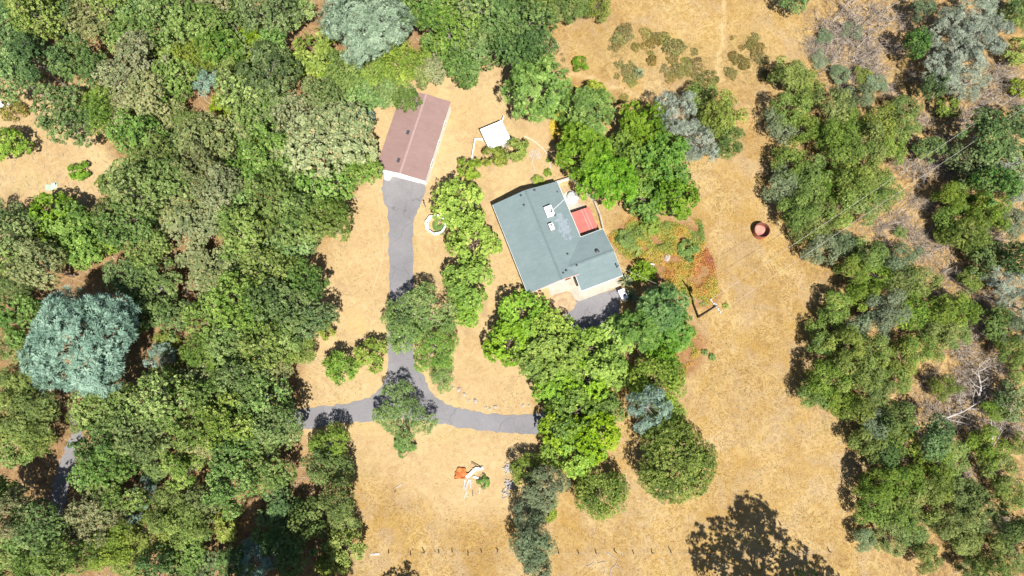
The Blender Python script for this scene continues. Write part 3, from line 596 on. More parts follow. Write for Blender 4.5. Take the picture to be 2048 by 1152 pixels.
# red metal patio cover
def quad_local(pts, z): return [tuple(HLC(x, y, z)) for x, y in pts]
PZ = 1.6
patio = MB().slab([(HW - 0.3, -5.35, PZ + 0.3), (HW - 0.3, -8.95, PZ + 0.3), (14.35, -8.95, PZ), (14.35, -5.35, PZ)], 0.05).build('patio_roof', M['patio_red'], house)
for k in range(14):
    u_ = HW + 0.1 + k * 0.245; z_ = PZ + 0.3 * (14.35 - u_) / (14.35 - HW + 0.3)
    MB().box((u_, -7.15, z_ + 0.018), (0.05, 3.56, 0.03)).build('rib', M['patio_streak' if k in (8, 10) else 'patio_red'], patio)
for u_, v_ in ((14.2, 5.5), (14.2, 7.3), (14.2, 8.8)): MB().box((u_, -v_, 0.78), (0.1, 0.1, 1.56)).build('post', M['white_trim'], patio)

# ------------------------------------------------------------------ paving and yard round the house
def pad(name, pts, z, mat, zz=0.0): return struct(MB().slab([(x, y, z) for x, y in GP(pts)], 0.08 + zz).build(name, mat))
def pad_l(name, pts, z, mat):
    w_ = [house.matrix_basis @ Vector((u, -v, 0)) for u, v in pts]; return struct(MB().slab([(p.x, p.y, z) for p in w_], 0.12).build(name, mat))
house_mw = None
bpy.context.view_layer.update()
pad_l('walkway', [(3.6, 14.9), (3.6, 16.4), (6.2, 16.55), (6.7, 17.0), (6.9, 18.2), (7.3, 18.75), (14.5, 18.75), (14.5, 17.2), (8.4, 17.2), (8.4, 14.9)], 0.075, M['concrete'])
pad_l('planting_bed', [(4.2, 16.46), (6.1, 16.62), (6.6, 17.06), (6.8, 18.2), (6.9, 18.9), (6.0, 19.6), (4.6, 19.8), (3.4, 19.0), (3.0, 17.4)], 0.06, M['soil'])
pad_l('patio_slab', [(10.5, 3.2), (10.5, 9.7), (14.6, 9.9), (14.4, 5.4), (13.2, 3.4)], 0.06, M['concrete'])
pad_l('yard_soil', [(10.45, 0.2), (10.45, 3.15), (13.2, 3.35), (14.4, 5.35), (14.55, 4.6), (13.6, 2.2), (12.3, 0.2)], 0.05, M['soil'])
wl_pts = [W(1097, 368, 0.9), W(1143, 354, 0.9), W(1166, 374, 0.9), W(1188, 399, 0.9), W(1200, 428, 0.9), W(1207, 457, 0.9)]
yw = thing('yard_wall', 'low pale wall curving round the back patio of the house', 'wall', (wl_pts[1].x, wl_pts[1].y, 0))
for a, b in zip(wl_pts[:-1], wl_pts[1:]):
    mid = (a + b) / 2 - wl_pts[1]; L = (b - a).length; rz = math.atan2(b.y - a.y, b.x - a.x)
    pn = MB().box((0, 0, 0.42), (L, 0.16, 0.86)).build('wall_panel', M['white_wall'], yw, (mid.x, mid.y, 0), rz)
    MB().box((0, 0, 0.875), (L + 0.06, 0.24, 0.06)).build('coping', M['concrete'], pn)
p = W(1143, 393, 0.5); cis = thing('cistern', 'round white concrete cistern with grey lid behind the house', 'cistern', (p.x, p.y, 0))
MB().lathe([(0, 0.03), (1.15, 0.03), (1.15, 0.1), (1.0, 0.12), (0.88, 0.1), (0.66, 0.95), (0.6, 1.0), (0, 1.0)], n=28).build('body', M['white_wall'], cis)
MB().lathe([(0, 1.09), (0.5, 1.07), (0.6, 1.04), (0.6, 1.0)], n=28).build('lid', M['grey_metal'], cis)
p = W(1245, 590, 0.7); ac = thing('meter_cabinet', 'white utility cabinet on the forecourt edge beside the yuccas', 'cabinet', (p.x, p.y, 0), HZ + 0.05)
cb = MB().box((0, 0, 0.65), (0.95, 1.55, 1.3)).build('body', M['white_metal'], ac)
MB().box((0, 0, 1.33), (1.02, 1.62, 0.06)).build('lid', M['white_metal'], ac); MB().lathe([(0, 0.05), (0.2, 0.05), (0.22, 0)], (0.12, -0.2, 1.36), 14).build('fan_cover', M['dark_metal'], ac)

# ------------------------------------------------------------------ the garage
g0 = W(850, 362, 2.6); GZ = math.atan2(-0.268, 0.963) ; GWd, GL, GE = 8.2, 14.2, 2.6; GP_ = 0.11
gar = thing('garage', 'long white garage with reddish-brown shingle gable roof at the driveway head', 'garage', (g0.x, g0.y, 0), GZ)
def zg(u): return GE + (GWd / 2 - abs(u + GWd / 2)) * GP_
gm_ = GWd / 2
pr = [(-GWd + 0.4, 0), (-0.05, 0), (-0.05, zg(-0.05) - 0.15), (-gm_, zg(-gm_) - 0.15), (-GWd + 0.4, zg(-GWd + 0.4) - 0.15)]
A_ = [(u, 0.3, z) for u, z in pr]; B_ = [(u, GL - 0.3, z) for u, z in pr]
MB().add(A_ + B_, [(0, 1, 2, 3, 4), (9, 8, 7, 6, 5)] + [(i, 5 + i, 5 + (i + 1) % 5, (i + 1) % 5) for i in range(5)]).build('wall', M['white_wall'], gar)
ZG = zg(-gm_)
rg1 = MB().slab([(-gm_, 0, ZG), (0, 0, GE), (0, GL, GE), (-gm_, GL, ZG)], 0.12).build('roof', M['roof_brown'], gar)
rg2 = MB().slab([(-GWd, 0, GE), (-gm_, 0, ZG), (-gm_, GL, ZG), (-GWd, GL, GE)], 0.12).build('roof', M['roof_brown'], gar)
PIT_ = PIT; PIT = GP_; cap((-gm_, 0, ZG), (-gm_, GL, ZG), 0.16, M['ridge_brown'], rg1); PIT = PIT_
def GLC(px, py, z):
    p = W(px, py, z) - Vector((g0.x, g0.y, 0)); c, s = math.cos(GZ), math.sin(GZ); return Vector((p.x * c + p.y * s, -p.x * s + p.y * c, z))
for x_, y_ in ((815, 262), (796, 318), (833, 206)):
    q = GLC(x_, y_, 3.6); v_ = MB().box((q.x, q.y, zg(q.x) + 0.06), (0.38, 0.62, 0.22)).build('roof_vent', M['dark_metal'], gar)
    MB().box((q.x, q.y, zg(q.x) + 0.185), (0.46, 0.7, 0.04)).build('hood', M['dark_metal'], v_)
for a, b in (((-GWd, -0.03, GE), (-gm_, -0.03, ZG)), ((-gm_, -0.03, ZG), (0, -0.03, GE))):
    a, b = Vector(a), Vector(b); MB().add([a + Vector((0, 0, 0.005)), b + Vector((0, 0, 0.005)), b + Vector((0, 0, -0.2)), a + Vector((0, 0, -0.2)), a + Vector((0, 0.028, 0.005)), b + Vector((0, 0.028, 0.005)), b + Vector((0, 0.028, -0.2)), a + Vector((0, 0.028, -0.2))],
        [(0, 1, 5, 4), (3, 2, 1, 0), (7, 6, 2, 3), (4, 5, 6, 7), (0, 4, 7, 3), (1, 2, 6, 5)]).build('fascia', M['white_trim'], gar)
gd = MB().box((-gm_ + 0.4, 0.3, 1.12), (4.9, 0.08, 2.2)).build('garage_door', M['grey_metal'], gar)
for k in range(4): MB().box((-gm_ + 0.4, 0.27, 0.3 + k * 0.55), (4.8, 0.08, 0.5)).build('panel', M['white_trim'], gd)
for v_ in (3.5, 7.0, 10.5):
    w_ = MB().box((-0.05, v_, 1.5), (0.06, 1.1, 0.9)).build('window', M['glass'], gar); f = MB()
    for dv, dz, a_, b_ in ((0, 0.45, 1.24, 0.09), (0, -0.45, 1.24, 0.09), (-0.55, 0, 0.09, 0.9), (0.55, 0, 0.09, 0.9), (0, 0, 0.05, 0.9)): f.box((-0.05, v_ + dv, 1.5 + dz), (0.1, a_, b_))
    f.build('frame', M['white_trim'], w_)
# covered appliance at the garage corner
p = W(775, 348, 0.8); cv = thing('covered_cart', 'white wrapped cart standing against the garage front', 'cart', (p.x, p.y, 0), GZ + 0.3)
prof = [(-0.55, -0.75), (0.2, -0.85), (0.6, -0.3), (0.6, 0.5), (0.25, 0.8), (-0.45, 0.7), (-0.65, 0.1)]
vs = [(x, y, 0.06) for x, y in prof] + [(x * 0.96, y * 0.96, 0.75) for x, y in prof] + [(x * 0.62 - 0.05, y * 0.62, 1.15) for x, y in prof] + [(-0.05, 0.1, 1.25)]
n_ = 7; fs = [(i + k * n_, (i + 1) % n_ + k * n_, (i + 1) % n_ + (k + 1) * n_, i + (k + 1) * n_) for k in range(2) for i in range(n_)] + [(14 + i, 14 + (i + 1) % n_, 21) for i in range(n_)]
MB().add(vs, fs).build('cover', M['white_metal'], cv)
for x_, y_ in ((-0.4, -0.5), (0.35, -0.5), (0.35, 0.5), (-0.4, 0.5)): MB().tube([(x_ - 0.04, y_, 0.08), (x_ + 0.04, y_, 0.08)], 0.08, 10).build('wheel', M['dark_metal'], cv)
p = W(762, 345, 0.5); bn = thing('rain_barrel', 'blue-grey barrel beside the wrapped cart by the garage', 'barrel', (p.x, p.y, 0))
MB().lathe([(0, 0.02), (0.28, 0.02), (0.34, 0.3), (0.35, 0.6), (0.3, 0.95), (0.28, 0.95), (0, 0.9)], n=18).build('drum', plain('barrel_blue', (0.23, 0.32, 0.36), 0.5, 0.2, 2), bn)
MB().lathe([(0.352, 0.44), (0.37, 0.46), (0.37, 0.5), (0.352, 0.52)], n=18).build('hoop', M['grey_metal'], bn)

# ------------------------------------------------------------------ the white shed and rails in the back yard
s0 = W(960, 259, 2.3); SZ = math.atan2(1.57, 3.47)
shed = thing('shed', 'small square shed with flat white metal roof behind the fruit trees', 'shed', (s0.x, s0.y, 0), SZ)
for k in range(8): MB().box((0.24 + k * 0.475, -1.9, 2.3 + 0.002 * (k % 2)), (0.478, 3.85, 0.05)).build('roof_sheet', M['white_metal'], shed)
for k in range(9): MB().box((0.004 + k * 0.475, -1.9, 2.335), (0.04, 3.85, 0.035)).build('seam', M['white_metal'], shed)
w_ = MB()
for c_, s_ in (((1.9, -0.2, 1.13), (3.4, 0.08, 2.26)), ((1.9, -3.6, 1.13), (3.4, 0.08, 2.26)), ((0.2, -1.9, 1.13), (0.08, 3.4, 2.26)), ((3.6, -1.9, 1.13), (0.08, 3.4, 2.26))): w_.box(c_, s_)
w_.build('wall', M['grey_wood'], shed); dr = MB().box((1.9, -3.65, 1.0), (1.2, 0.07, 1.95)).build('door', M['white_trim'], shed); MB().box((2.35, -3.7, 1.0), (0.05, 0.06, 0.16)).build('handle', M['dark_metal'], dr)
def rail_fence(pts, label, hgt=0.9):
    P_ = [W(x, y, hgt) for x, y in pts]; o = thing('rail_fence', label, 'fence', (P_[0].x, P_[0].y, 0))
    for a, b in zip(P_[:-1], P_[1:]):
        L = (b - a).length; rz = math.atan2(b.y - a.y, b.x - a.x); n = max(1, round(L / 1.5)); base = a - P_[0]
        MB().box((L / 2, 0, hgt), (L, 0.13, 0.07)).build('rail', M['white_trim'], o, (base.x, base.y, 0), rz); MB().box((L / 2, 0, hgt * 0.5), (L, 0.06, 0.1)).build('rail', M['white_trim'], o, (base.x, base.y, 0), rz)
        for k in range(n + 1): MB().box((L * k / n, 0.08, hgt / 2), (0.1, 0.1, hgt)).build('post', M['white_trim'], o, (base.x, base.y, 0), rz)
    return o
rail_fence([(965, 278), (950, 277), (944, 312), (943, 330)], 'white rail fence bending beside the small white-roofed shed')
rail_fence([(1002, 245), (1008, 232)], 'short white rail at the back corner of the white-roofed shed')
# trellis bed and garden edging
p = W(1071, 308, 0.3); tb = thing('timber_frame', 'weathered slatted timber frame lying in the garden bed', 'timber frame', (p.x, p.y, 0), 0.32)
for k in range(6): MB().box((-0.75 + k * 0.3, 0, 0.16), (0.07, 1.5, 0.06)).build('slat', M['grey_wood'], tb)
for y_ in (-0.7, 0, 0.7): MB().box((0, y_, 0.09), (1.7, 0.08, 0.1)).build('rail', M['grey_wood'], tb)
MB().box((-0.95, -1.1, 0.1), (0.07, 3.8, 0.2), -0.05).build('edge_board', M['grey_wood'], tb)
ed = catmull([tuple(W(x, y))[:2] for x, y in ((1048, 272), (1070, 284), (1092, 305), (1100, 330), (1098, 352))], 8)
tag(MB().tube([(x, y, 0.05) for x, y in ed], 0.05, 5).build('garden_edging', M['pale_wood']), 'pale curved edging round the bed behind the house', 'edging')
p = W(1077, 362, 0.4); pl = thing('stone_planter', 'round stone planter ring by the back eaves of the house', 'planter', (p.x, p.y, 0))
for k in range(14):
    a_ = k * 2 * math.pi / 14; MB().box((math.cos(a_) * 0.85, math.sin(a_) * 0.85, 0.17), (0.3, 0.36, 0.34 + 0.03 * (k % 3)), a_).build('stone', M['stone'], pl)
MB().lathe([(0, 0.28), (0.72, 0.25), (0.72, 0.0)], n=16).build('soil', M['soil'], pl)
# eight-sided white enclosure under the garden trees
p = W(872, 449, 0.8); oc = thing('garden_enclosure', 'white eight-sided panelled garden enclosure half under a garden tree', 'enclosure', (p.x, p.y, 0), 0.2)
for k in range(8):
    a_ = k * math.pi / 4; L = 2 * 1.45 * math.tan(math.pi / 8)
    sl = MB().box((math.cos(a_) * 1.45, math.sin(a_) * 1.45, 0.48), (0.12, L, 0.92), a_).build('panel', M['white_trim'], oc)
    MB().box((math.cos(a_) * 1.45, math.sin(a_) * 1.45, 0.97), (0.5 if k in (3, 4) else 0.18, L + 0.05, 0.06), a_).build('cap_rail', M['white_trim'], sl)
    MB().box((math.cos(a_ + math.pi / 8) * 1.58, math.sin(a_ + math.pi / 8) * 1.58, 0.55), (0.14, 0.14, 1.1), a_).build('post', M['white_trim'], oc)
p = W(851, 414, 0.0); lp = thing('lamp_post', 'slim black lamp post beside the upper driveway', 'lamp post', (p.x, p.y, 0))
MB().tube([(0, 0, 0), (0, 0, 1.9)], 0.06, 8).build('pole', M['dark_metal'], lp); MB().lathe([(0, 2.25), (0.14, 2.15), (0.11, 1.92), (0, 1.9)], n=8).build('lantern', M['dark_metal'], lp)

# ------------------------------------------------------------------ power line
def utility_pole(base, label, armdir, H=9.6):
    o = thing('utility_pole', label, 'utility pole', (base.x, base.y, 0)); rz = armdir
    MB().tube([(0, 0, -0.3), (0, 0, 0.2), (0, 0, H)], [0.2, 0.19, 0.13], 10).build('pole', M['pole_wood'], o)
    arm = MB().box((0, 0, H - 0.35), (2.5, 0.13, 0.15)).build('crossarm', M['grey_wood'], o, (0, 0, 0), rz)
    for s in (-1, 1):
        MB().tube([(s * 0.75, 0.07, H - 0.4), (0, 0.14, H - 1.1)], 0.025, 5).build('brace', M['grey_metal'], arm)
    ends = []
    for t in (-1.1, -0.4, 0.55, 1.1):
        ins = MB().lathe([(0, 0), (0.05, 0), (0.09, 0.06), (0.05, 0.1), (0.1, 0.15), (0.06, 0.22), (0, 0.23)], (t, 0, H - 0.28), 10).build('insulator', M['white_trim'], arm)
        ends.append(Vector((base.x + t * math.cos(rz), base.y + t * math.sin(rz), H - 0.08)))
    MB().tube([(0.28, 0.28, H - 1.9), (0.28, 0.28, H - 1.0)], 0.2, 12).build('transformer', M['grey_metal'], o)
    return ends
pb = W(1396, 634); b1 = W(1421, 599, 9.3); b2 = W(1441, 626, 9.3); arm_a = math.atan2(b2.y - b1.y, b2.x - b1.x)
e1 = utility_pole(pb, 'weathered utility pole with pale crossarm at the meadow edge', arm_a)
far_p = W(2330, 10, 9.3); far_p = Vector((far_p.x, far_p.y, 0)); e2 = utility_pole(far_p, 'utility pole standing in the brush beyond the wires', arm_a)
def wire(a, b, sag, label, r=0.017, n=28):
    pts = []
    for i in range(n + 1):
        t = i / n; p = a.lerp(b, t); p.z -= sag * 4 * t * (1 - t); pts.append(p)
    return tag(MB().tube(pts, r, 5).build('power_line', M['wire']), label, 'power line', 'overhead wires')
wire(e1[0], e2[0], 1.5, 'overhead wire from the end of the crossarm nearer the house, crossing the brush'); wire(e1[3], e2[3], 1.5, 'overhead wire from the end of the crossarm nearer the open meadow, crossing the brush')
wire(Vector((pb.x, pb.y, 8.3)), MAST, 0.5, 'service wire running from the utility pole to the house roof', 0.017)

# ------------------------------------------------------------------ rusty tank
p = W(1525, 460, 1.3); tk = thing('water_tank', 'open round rusty red metal tank at the brush edge', 'tank', (p.x, p.y, 0))
sh_ = MB().lathe([(1.2, 0.0), (1.2, 1.25), (1.24, 1.28), (1.24, 1.32), (1.14, 1.32), (1.15, 1.25), (1.15, 0.12)], n=40).build('shell', M['tank_red'], tk)
for z_ in (0.35, 0.75): MB().lathe([(1.205, z_), (1.235, z_ + 0.03), (1.205, z_ + 0.06)], n=36).build('hoop', M['rust'], tk)
MB().lathe([(0, 0.14), (1.16, 0.12), (1.16, 0.02)], n=36).build('floor', M['tank_floor'], tk)

# ------------------------------------------------------------------ wire fence along the foot of the meadow
fx = [778, 822, 848, 878, 905, 937, 963, 995, 1117, 1157, 1192, 1230, 1267, 1304, 1341, 1421, 1658]
fp = [W(x, 1104 + (2 if x < 900 else 0) + (6 if x == 1421 else 0) + (x * 37 % 5) - 2) for x in fx]
fn = thing('wire_fence', 'line of dark wooden posts with wires along the foot of the meadow', 'fence', (fp[0].x, fp[0].y, 0)); rng = np.random.default_rng(4)
pmesh = [MB().tube([(0, 0, -0.2), (0.05 * k, 0, 0.45), (0.06 - 0.13 * k, 0.06 * k, 0.85 + 0.12 * k)], [0.08, 0.075, 0.06], 7).mesh('post', M['post_wood']) for k in range(3)]
for i, q in enumerate(fp): link('post', pmesh[i % 3], fn, (q.x - fp[0].x, q.y - fp[0].y, 0), rng.uniform(0, 6))
for z_ in (0.4, 0.75): MB().tube([(q.x - fp[0].x, q.y - fp[0].y, z_) for q in fp], 0.005, 4).build('wire_strand', M['grey_metal'], fn)

# ------------------------------------------------------------------ scrap and burn pile, stones, hose, odds and ends
def board(px, py, L, w, h, ang, label, mat='grey_wood', z=0.0, tilt=0.0, name='plank', split=True):
    p = W(px, py, 0.1); mb = MB(); n = 6; rng_ = np.random.default_rng(int(px * 7 + py)); vs = []
    for i in range(n + 1):
        x = -L / 2 + L * i / n; j = rng_.normal(0, 0.012, 4); e = 0.08 if i in (0, n) else 0
        for y_, z_ in ((-w / 2, 0), (w / 2, 0), (w / 2, h), (-w / 2, h)): vs.append((x + rng_.normal(0, e), y_ + j[0], z_ + j[1] * 0.4 + (tilt * (x + L / 2))))
    fs = [(i * 4 + k, i * 4 + (k + 1) % 4, (i + 1) * 4 + (k + 1) % 4, (i + 1) * 4 + k) for i in range(n) for k in range(4)] + [(0, 3, 2, 1), (n * 4, n * 4 + 1, n * 4 + 2, n * 4 + 3)]
    mb.add(vs, fs); o = mb.build(name, M[mat], None, (p.x, p.y, z), ang); return tag(o, label, 'plank' if name == 'plank' else 'beam')
p = W(921, 947, 0.3); rs = MB(); rng = np.random.default_rng(11); vs = []; n_ = 8
for i in range(n_ + 1):
    for j in range(7):
        x = -1.05 + 2.1 * i / n_; y = -0.85 + 1.7 * j / 6; x2 = x * (1 - 0.3 * (y + 0.85) / 1.7) + 0.22 * math.sin(y * 4.1); y = y * (0.75 + 0.3 * math.sin(x * 2.3 + 1)); edge = max(abs(x) / 1.05, abs(y) / 0.85)
        vs.append((x2 + rng.normal(0, 0.03), y + rng.normal(0, 0.03), 0.1 + 0.42 * max(0, edge - 0.6) ** 1.3 * (1.6 if x < 0 else 0.9) + 0.12 * math.sin(x * 3 + y * 2) ** 2 + rng.uniform(0, 0.03)))
rs.add(vs, [(i * 7 + j, (i + 1) * 7 + j, (i + 1) * 7 + j + 1, i * 7 + j + 1) for i in range(n_) for j in range(6)])
rso = rs.build('scrap_sheet', M['rust'], None, (p.x, p.y, 0.0), 0.5); sm = rso.modifiers.new('thick', 'SOLIDIFY'); sm.thickness = 0.03; sm.offset = 1
tag(rso, 'crumpled rust-orange metal sheet beside the wood pile', 'scrap metal')
board(944, 945, 2.2, 0.5, 0.35, 0.72, 'thick pale beam next to the rusty sheet', 'pale_wood', name='beam'); board(956, 938, 1.5, 0.45, 0.3, 0.2, 'pale beam end in the wood pile with the long dark pole on it', 'pale_wood', 0.02, name='beam')
board(953, 931, 1.7, 0.1, 0.1, -0.5, 'thin dark pole poking out of the wood pile', 'post_wood', 0.36, 0.03)
board(929, 968, 1.3, 0.22, 0.12, 1.45, 'broad grey plank pointing down from the rusty sheet'); board(934, 970, 1.5, 0.25, 0.14, 1.2, 'grey plank crossing under the pale beam'); board(941, 968, 1.2, 0.16, 0.1, 1.6, 'narrow grey plank in the middle of the wood pile')
board(931, 989, 0.95, 0.2, 0.08, 1.25, 'short loose plank lying apart below the wood pile'); board(945, 986, 0.7, 0.12, 0.08, 1.7, 'stubby dark plank below the wood pile', 'post_wood'); board(959, 981, 0.8, 0.16, 0.1, 1.5, 'short plank half under the pile bush')
board(952, 955, 1.0, 0.3, 0.2, -0.3, 'pale split log under the pile bush', 'pale_wood', name='beam')
board(750, 1109, 1.2, 0.3, 0.1, 0.05, 'flat grey board lying by the end of the wire fence'); board(798, 972, 0.8, 0.14, 0.1, 0.6, 'small grey plank lying alone in the lower lawn', ); board(790, 983, 0.35, 0.16, 0.1, 0.9, 'stub of dark plank lying alone in the lower lawn', 'post_wood')
def stick_pile(px, py, r, n, label, seed):
    p = W(px, py); o = thing('stick_pile', label, 'stick pile', (p.x, p.y, 0)); rng = np.random.default_rng(seed)
    for k in range(n):
        a_ = rng.normal(0.4, 0.8); L = rng.uniform(0.5, 1.1) * r; c_ = rng.normal(0, 0.33 * r, 2); z_ = 0.06 + 0.3 * rng.uniform() * max(0, 1 - np.hypot(*c_) / r); rr = rng.uniform(0.035, 0.09)
        dx, dy = math.cos(a_) * L / 2, math.sin(a_) * L / 2
        MB().tube([(c_[0] - dx, c_[1] - dy, z_), (c_[0] + rng.normal(0, .05), c_[1] + rng.normal(0, .05), z_ + 0.05), (c_[0] + dx, c_[1] + dy, z_ + rng.uniform(-0.02, 0.12))], [rr, rr * 0.9, rr * 0.6], 5).build('stick', M['dead_wood' if k % 3 else 'grey_wood'], o)
stick_pile(1015, 938, 0.9, 26, 'heap of bleached sticks above the second heap by the shrubs', 1); stick_pile(1020, 966, 1.0, 30, 'heap of bleached sticks touching the shrubs beside the lower lawn', 2)
stick_pile(1010, 985, 0.9, 10, 'thin scatter of sticks in the shade of the lower shrubs', 3)
rmesh = []
for k in range(5):
    rng = np.random.default_rng(60 + k); mb = MB(); n = 10; rings = 5; vs = []
    for i in range(rings):
        th = math.pi * 0.5 * i / (rings - 1)
        for j in range(n): a_ = 2 * math.pi * j / n; q_ = 1 + rng.normal(0, 0.12); vs.append((math.cos(a_) * math.cos(th) * q_, math.sin(a_) * math.cos(th) * q_ * 0.8, -0.1 + math.sin(th) * 0.75 * q_))
    mb.add(vs, [(i * n + j, i * n + (j + 1) % n, (i + 1) * n + (j + 1) % n, (i + 1) * n + j) for i in range(rings - 1) for j in range(n)] + [tuple(range((rings - 1) * n, rings * n))])
    rmesh.append(mb.mesh('boulder', M['stone']))
for i, (x_, y_, r_) in enumerate(((907, 775, 0.22), (918, 779, 0.38), (929, 789, 0.34), (939, 800, 0.22), (951, 802, 0.42), (972, 815, 0.24), (980, 818, 0.26), (991, 814, 0.34), (1046, 811, 0.3), (1058, 811, 0.22), (1016, 816, 0.14), (903, 800, 0.16), (1293, 511, 0), (1335, 515, 0.62), (8, 214, 0.0))):
    if r_ == 0: continue
    p = W(x_, y_); o = link('boulder', rmesh[i % 5], None, (p.x, p.y, 0), i * 1.3); o.scale = (r_, r_, r_)
    if x_ == 1335: tag(o, 'large grey boulder among the orange vines', 'boulder')
    else: tag(o, 'weathered stone in the row along the curved driveway verge', 'boulder', 'stones along the driveway verge')
hz = catmull([tuple(W(x, y))[:2] for x, y in ((757, 392), (760, 430), (768, 470), (764, 520), (752, 560), (744, 590), (748, 615), (752, 635), (740, 655), (744, 668))], 10)
tag(MB().tube([(x, y, 0.03) for x, y in hz], 0.025, 5).build('garden_hose', M['hose']), 'pale garden hose snaking over the dry lawn west of the driveway', 'hose')
# west clearing
p = W(103, 374); tp = MB(); rng = np.random.default_rng(5); vs = [(-1.0 + 2.0 * i / 8, -0.55 + 1.1 * j / 5 + 0.1 * math.sin(i), 0.03 + 0.1 * rng.uniform()) for i in range(9) for j in range(6)]
tp.add(vs, [(i * 6 + j, (i + 1) * 6 + j, (i + 1) * 6 + j + 1, i * 6 + j + 1) for i in range(8) for j in range(5)]); tag(tp.build('tarp', M['tarp'], None, (p.x, p.y, 0), 0.35), 'faded green tarpaulin lying in the west clearing', 'tarp')
p = W(109, 370, 0.2); bk = thing('bucket', 'small white bucket on the faded green tarpaulin', 'bucket', (p.x, p.y, 0.05)); MB().lathe([(0, 0.02), (0.2, 0), (0.26, 0.42), (0.24, 0.42), (0.19, 0.05), (0, 0.05)], n=16).build('body', M['white_trim'], bk)
MB().tube([(0.25 * math.cos(t), 0.25 * math.sin(t), 0.43 + 0.02 * math.sin(t)) for t in np.linspace(0, math.pi, 9)], 0.012, 4).build('handle', M['grey_metal'], bk)
p = W(6, 208, 0.5); tr = thing('cargo_trailer', 'white flatbed trailer with black drum at the edge of the west clearing', 'trailer', (p.x, p.y, 0), -0.1)
MB().box((0, -0.1, 0.5), (2.4, 1.1, 0.12)).build('bed', M['white_metal'], tr)
for s in (-1, 1):
    MB().tube([(-0.2, -0.1 + s * 0.62 - 0.08, 0.28), (-0.2, -0.1 + s * 0.62 + 0.08, 0.28)], 0.28, 14).build('wheel', M['black_void'], tr)
MB().lathe([(0, 0.95), (0.18, 0.95), (0.2, 1.0), (0.33, 1.0), (0.36, 0.95), (0.36, 0.56), (0, 0.56)], (0.35, 0.15, 0), 18).build('drum', M['black_void'], tr); MB().tube([(1.2, -0.1, 0.48), (1.9, -0.1, 0.4)], 0.05, 6).build('tow_bar', M['grey_metal'], tr)
# low gate among the vines, yuccas, agave
p1, p2 = W(1275, 523, 0.6), W(1308, 530, 0.6); gt = thing('garden_gate', 'pale weathered rail gate among the orange vines', 'gate', (p1.x, p1.y, 0), math.atan2(p2.y - p1.y, p2.x - p1.x)); L = (p2 - p1).length
for x_ in (0, L * 0.5, L): MB().box((x_, 0, 0.5), (0.1, 0.1, 1.0)).build('post', M['grey_wood'], gt)
for z_ in (0.35, 0.65, 0.97): MB().box((L / 2, 0.0, z_), (L + 0.1, 0.12, 0.08)).build('rail', M['pale_wood'], gt)
def blade_plant(name, px, py, r, n, label, cat, seed, group=None):
    p = W(px, py, 0.5 * r); o = thing(name, label, cat, (p.x, p.y, 0), 0, group); rng = np.random.default_rng(seed); V = []; Fq = []; T = []
    for k in range(n):
        a_ = rng.uniform(0, 6.28); el = rng.uniform(0.15, 1.35); L = r * rng.uniform(0.8, 1.15); dx = np.array([math.cos(a_) * math.cos(el), math.sin(a_) * math.cos(el), math.sin(el)]); sd = np.array([-math.sin(a_), math.cos(a_), 0]) * 0.07 * r
        b_ = np.array([0, 0, 0.25 * r]); m_ = b_ + dx * L * 0.55; t_ = b_ + dx * L - np.array([0, 0, 0.25 * L * math.cos(el)]); o_ = len(V)
        V += [b_ - sd * 0.6, b_ + sd * 0.6, m_ + sd, m_ - sd, t_]; Fq += [(o_, o_ + 1, o_ + 2, o_ + 3), (o_ + 3, o_ + 2, o_ + 4, o_ + 4)]; T += [rng.uniform()] * 5
    me = bpy.data.meshes.new('foliage'); me.from_pydata([tuple(v) for v in V], [], [f if f[2] != f[3] else f[:3] for f in Fq]); me.materials.append(M['yucca']); at = me.attributes.new('tint', 'FLOAT', 'POINT'); at.data.foreach_set('value', T); me.update()
    link('foliage', me, o); MB().tube([(0, 0, -0.1), (0, 0, 0.35 * r)], [0.12 * r, 0.09 * r], 7).build('stem', M['bark'], o)
blade_plant('yucca', 1254, 562, 1.5, 70, 'pale spiky yucca at the corner of the house', 'yucca', 1); blade_plant('yucca', 1262, 592, 1.4, 60, 'spiky yucca behind the white utility cabinet', 'yucca', 2)
blade_plant('agave', 1278, 145, 1.2, 46, 'grey-green agave rosette in the upper meadow scrub', 'agave', 3)

# ------------------------------------------------------------------ dead brush and bare trees
def brush_mesh(seed, n=80, R=3.0, H=1.4, r=0.035, mat='brush_wood'):
    rng = np.random.default_rng(seed); mb = MB()
    for k in range(n):
        a_ = rng.uniform(0, 6.28); b = np.array([*rng.normal(0, 0.3 * R, 2), 0.0]); L = R * rng.uniform(0.4, 0.9); el = rng.uniform(0.1, 0.9) * H / 1.4
        dv = np.array([math.cos(a_) * math.cos(el), math.sin(a_) * math.cos(el), math.sin(el)]); j = rng.normal(0, 0.12 * L, 3)
        p1_ = b + dv * L * 0.5 + j; p2_ = b + dv * L + np.array([0, 0, -0.1 * L]); p1_[2] = max(p1_[2], 0.05); p2_[2] = max(p2_[2], 0.04)
        q = r * rng.uniform(0.6, 1.5); mb.tube([b, p1_, p2_], [q, q * 0.8, q * 0.3], 3, cap=False)
        for s in range(4):
            t = rng.uniform(0.2, 0.95); c_ = p1_ * (1 - t) + p2_ * t; e = c_ + rng.normal(0, 0.2 * L, 3); e[2] = max(e[2], 0.05); mb.tube([c_, e], [q * 0.5, q * 0.25], 3, cap=False)
    return mb.mesh('branches', M[mat])
BR = [brush_mesh(70 + i) for i in range(4)]; BRP = [brush_mesh(90 + i, 46, 3.0, 1.0, 0.04, 'dead_wood') for i in range(2)]
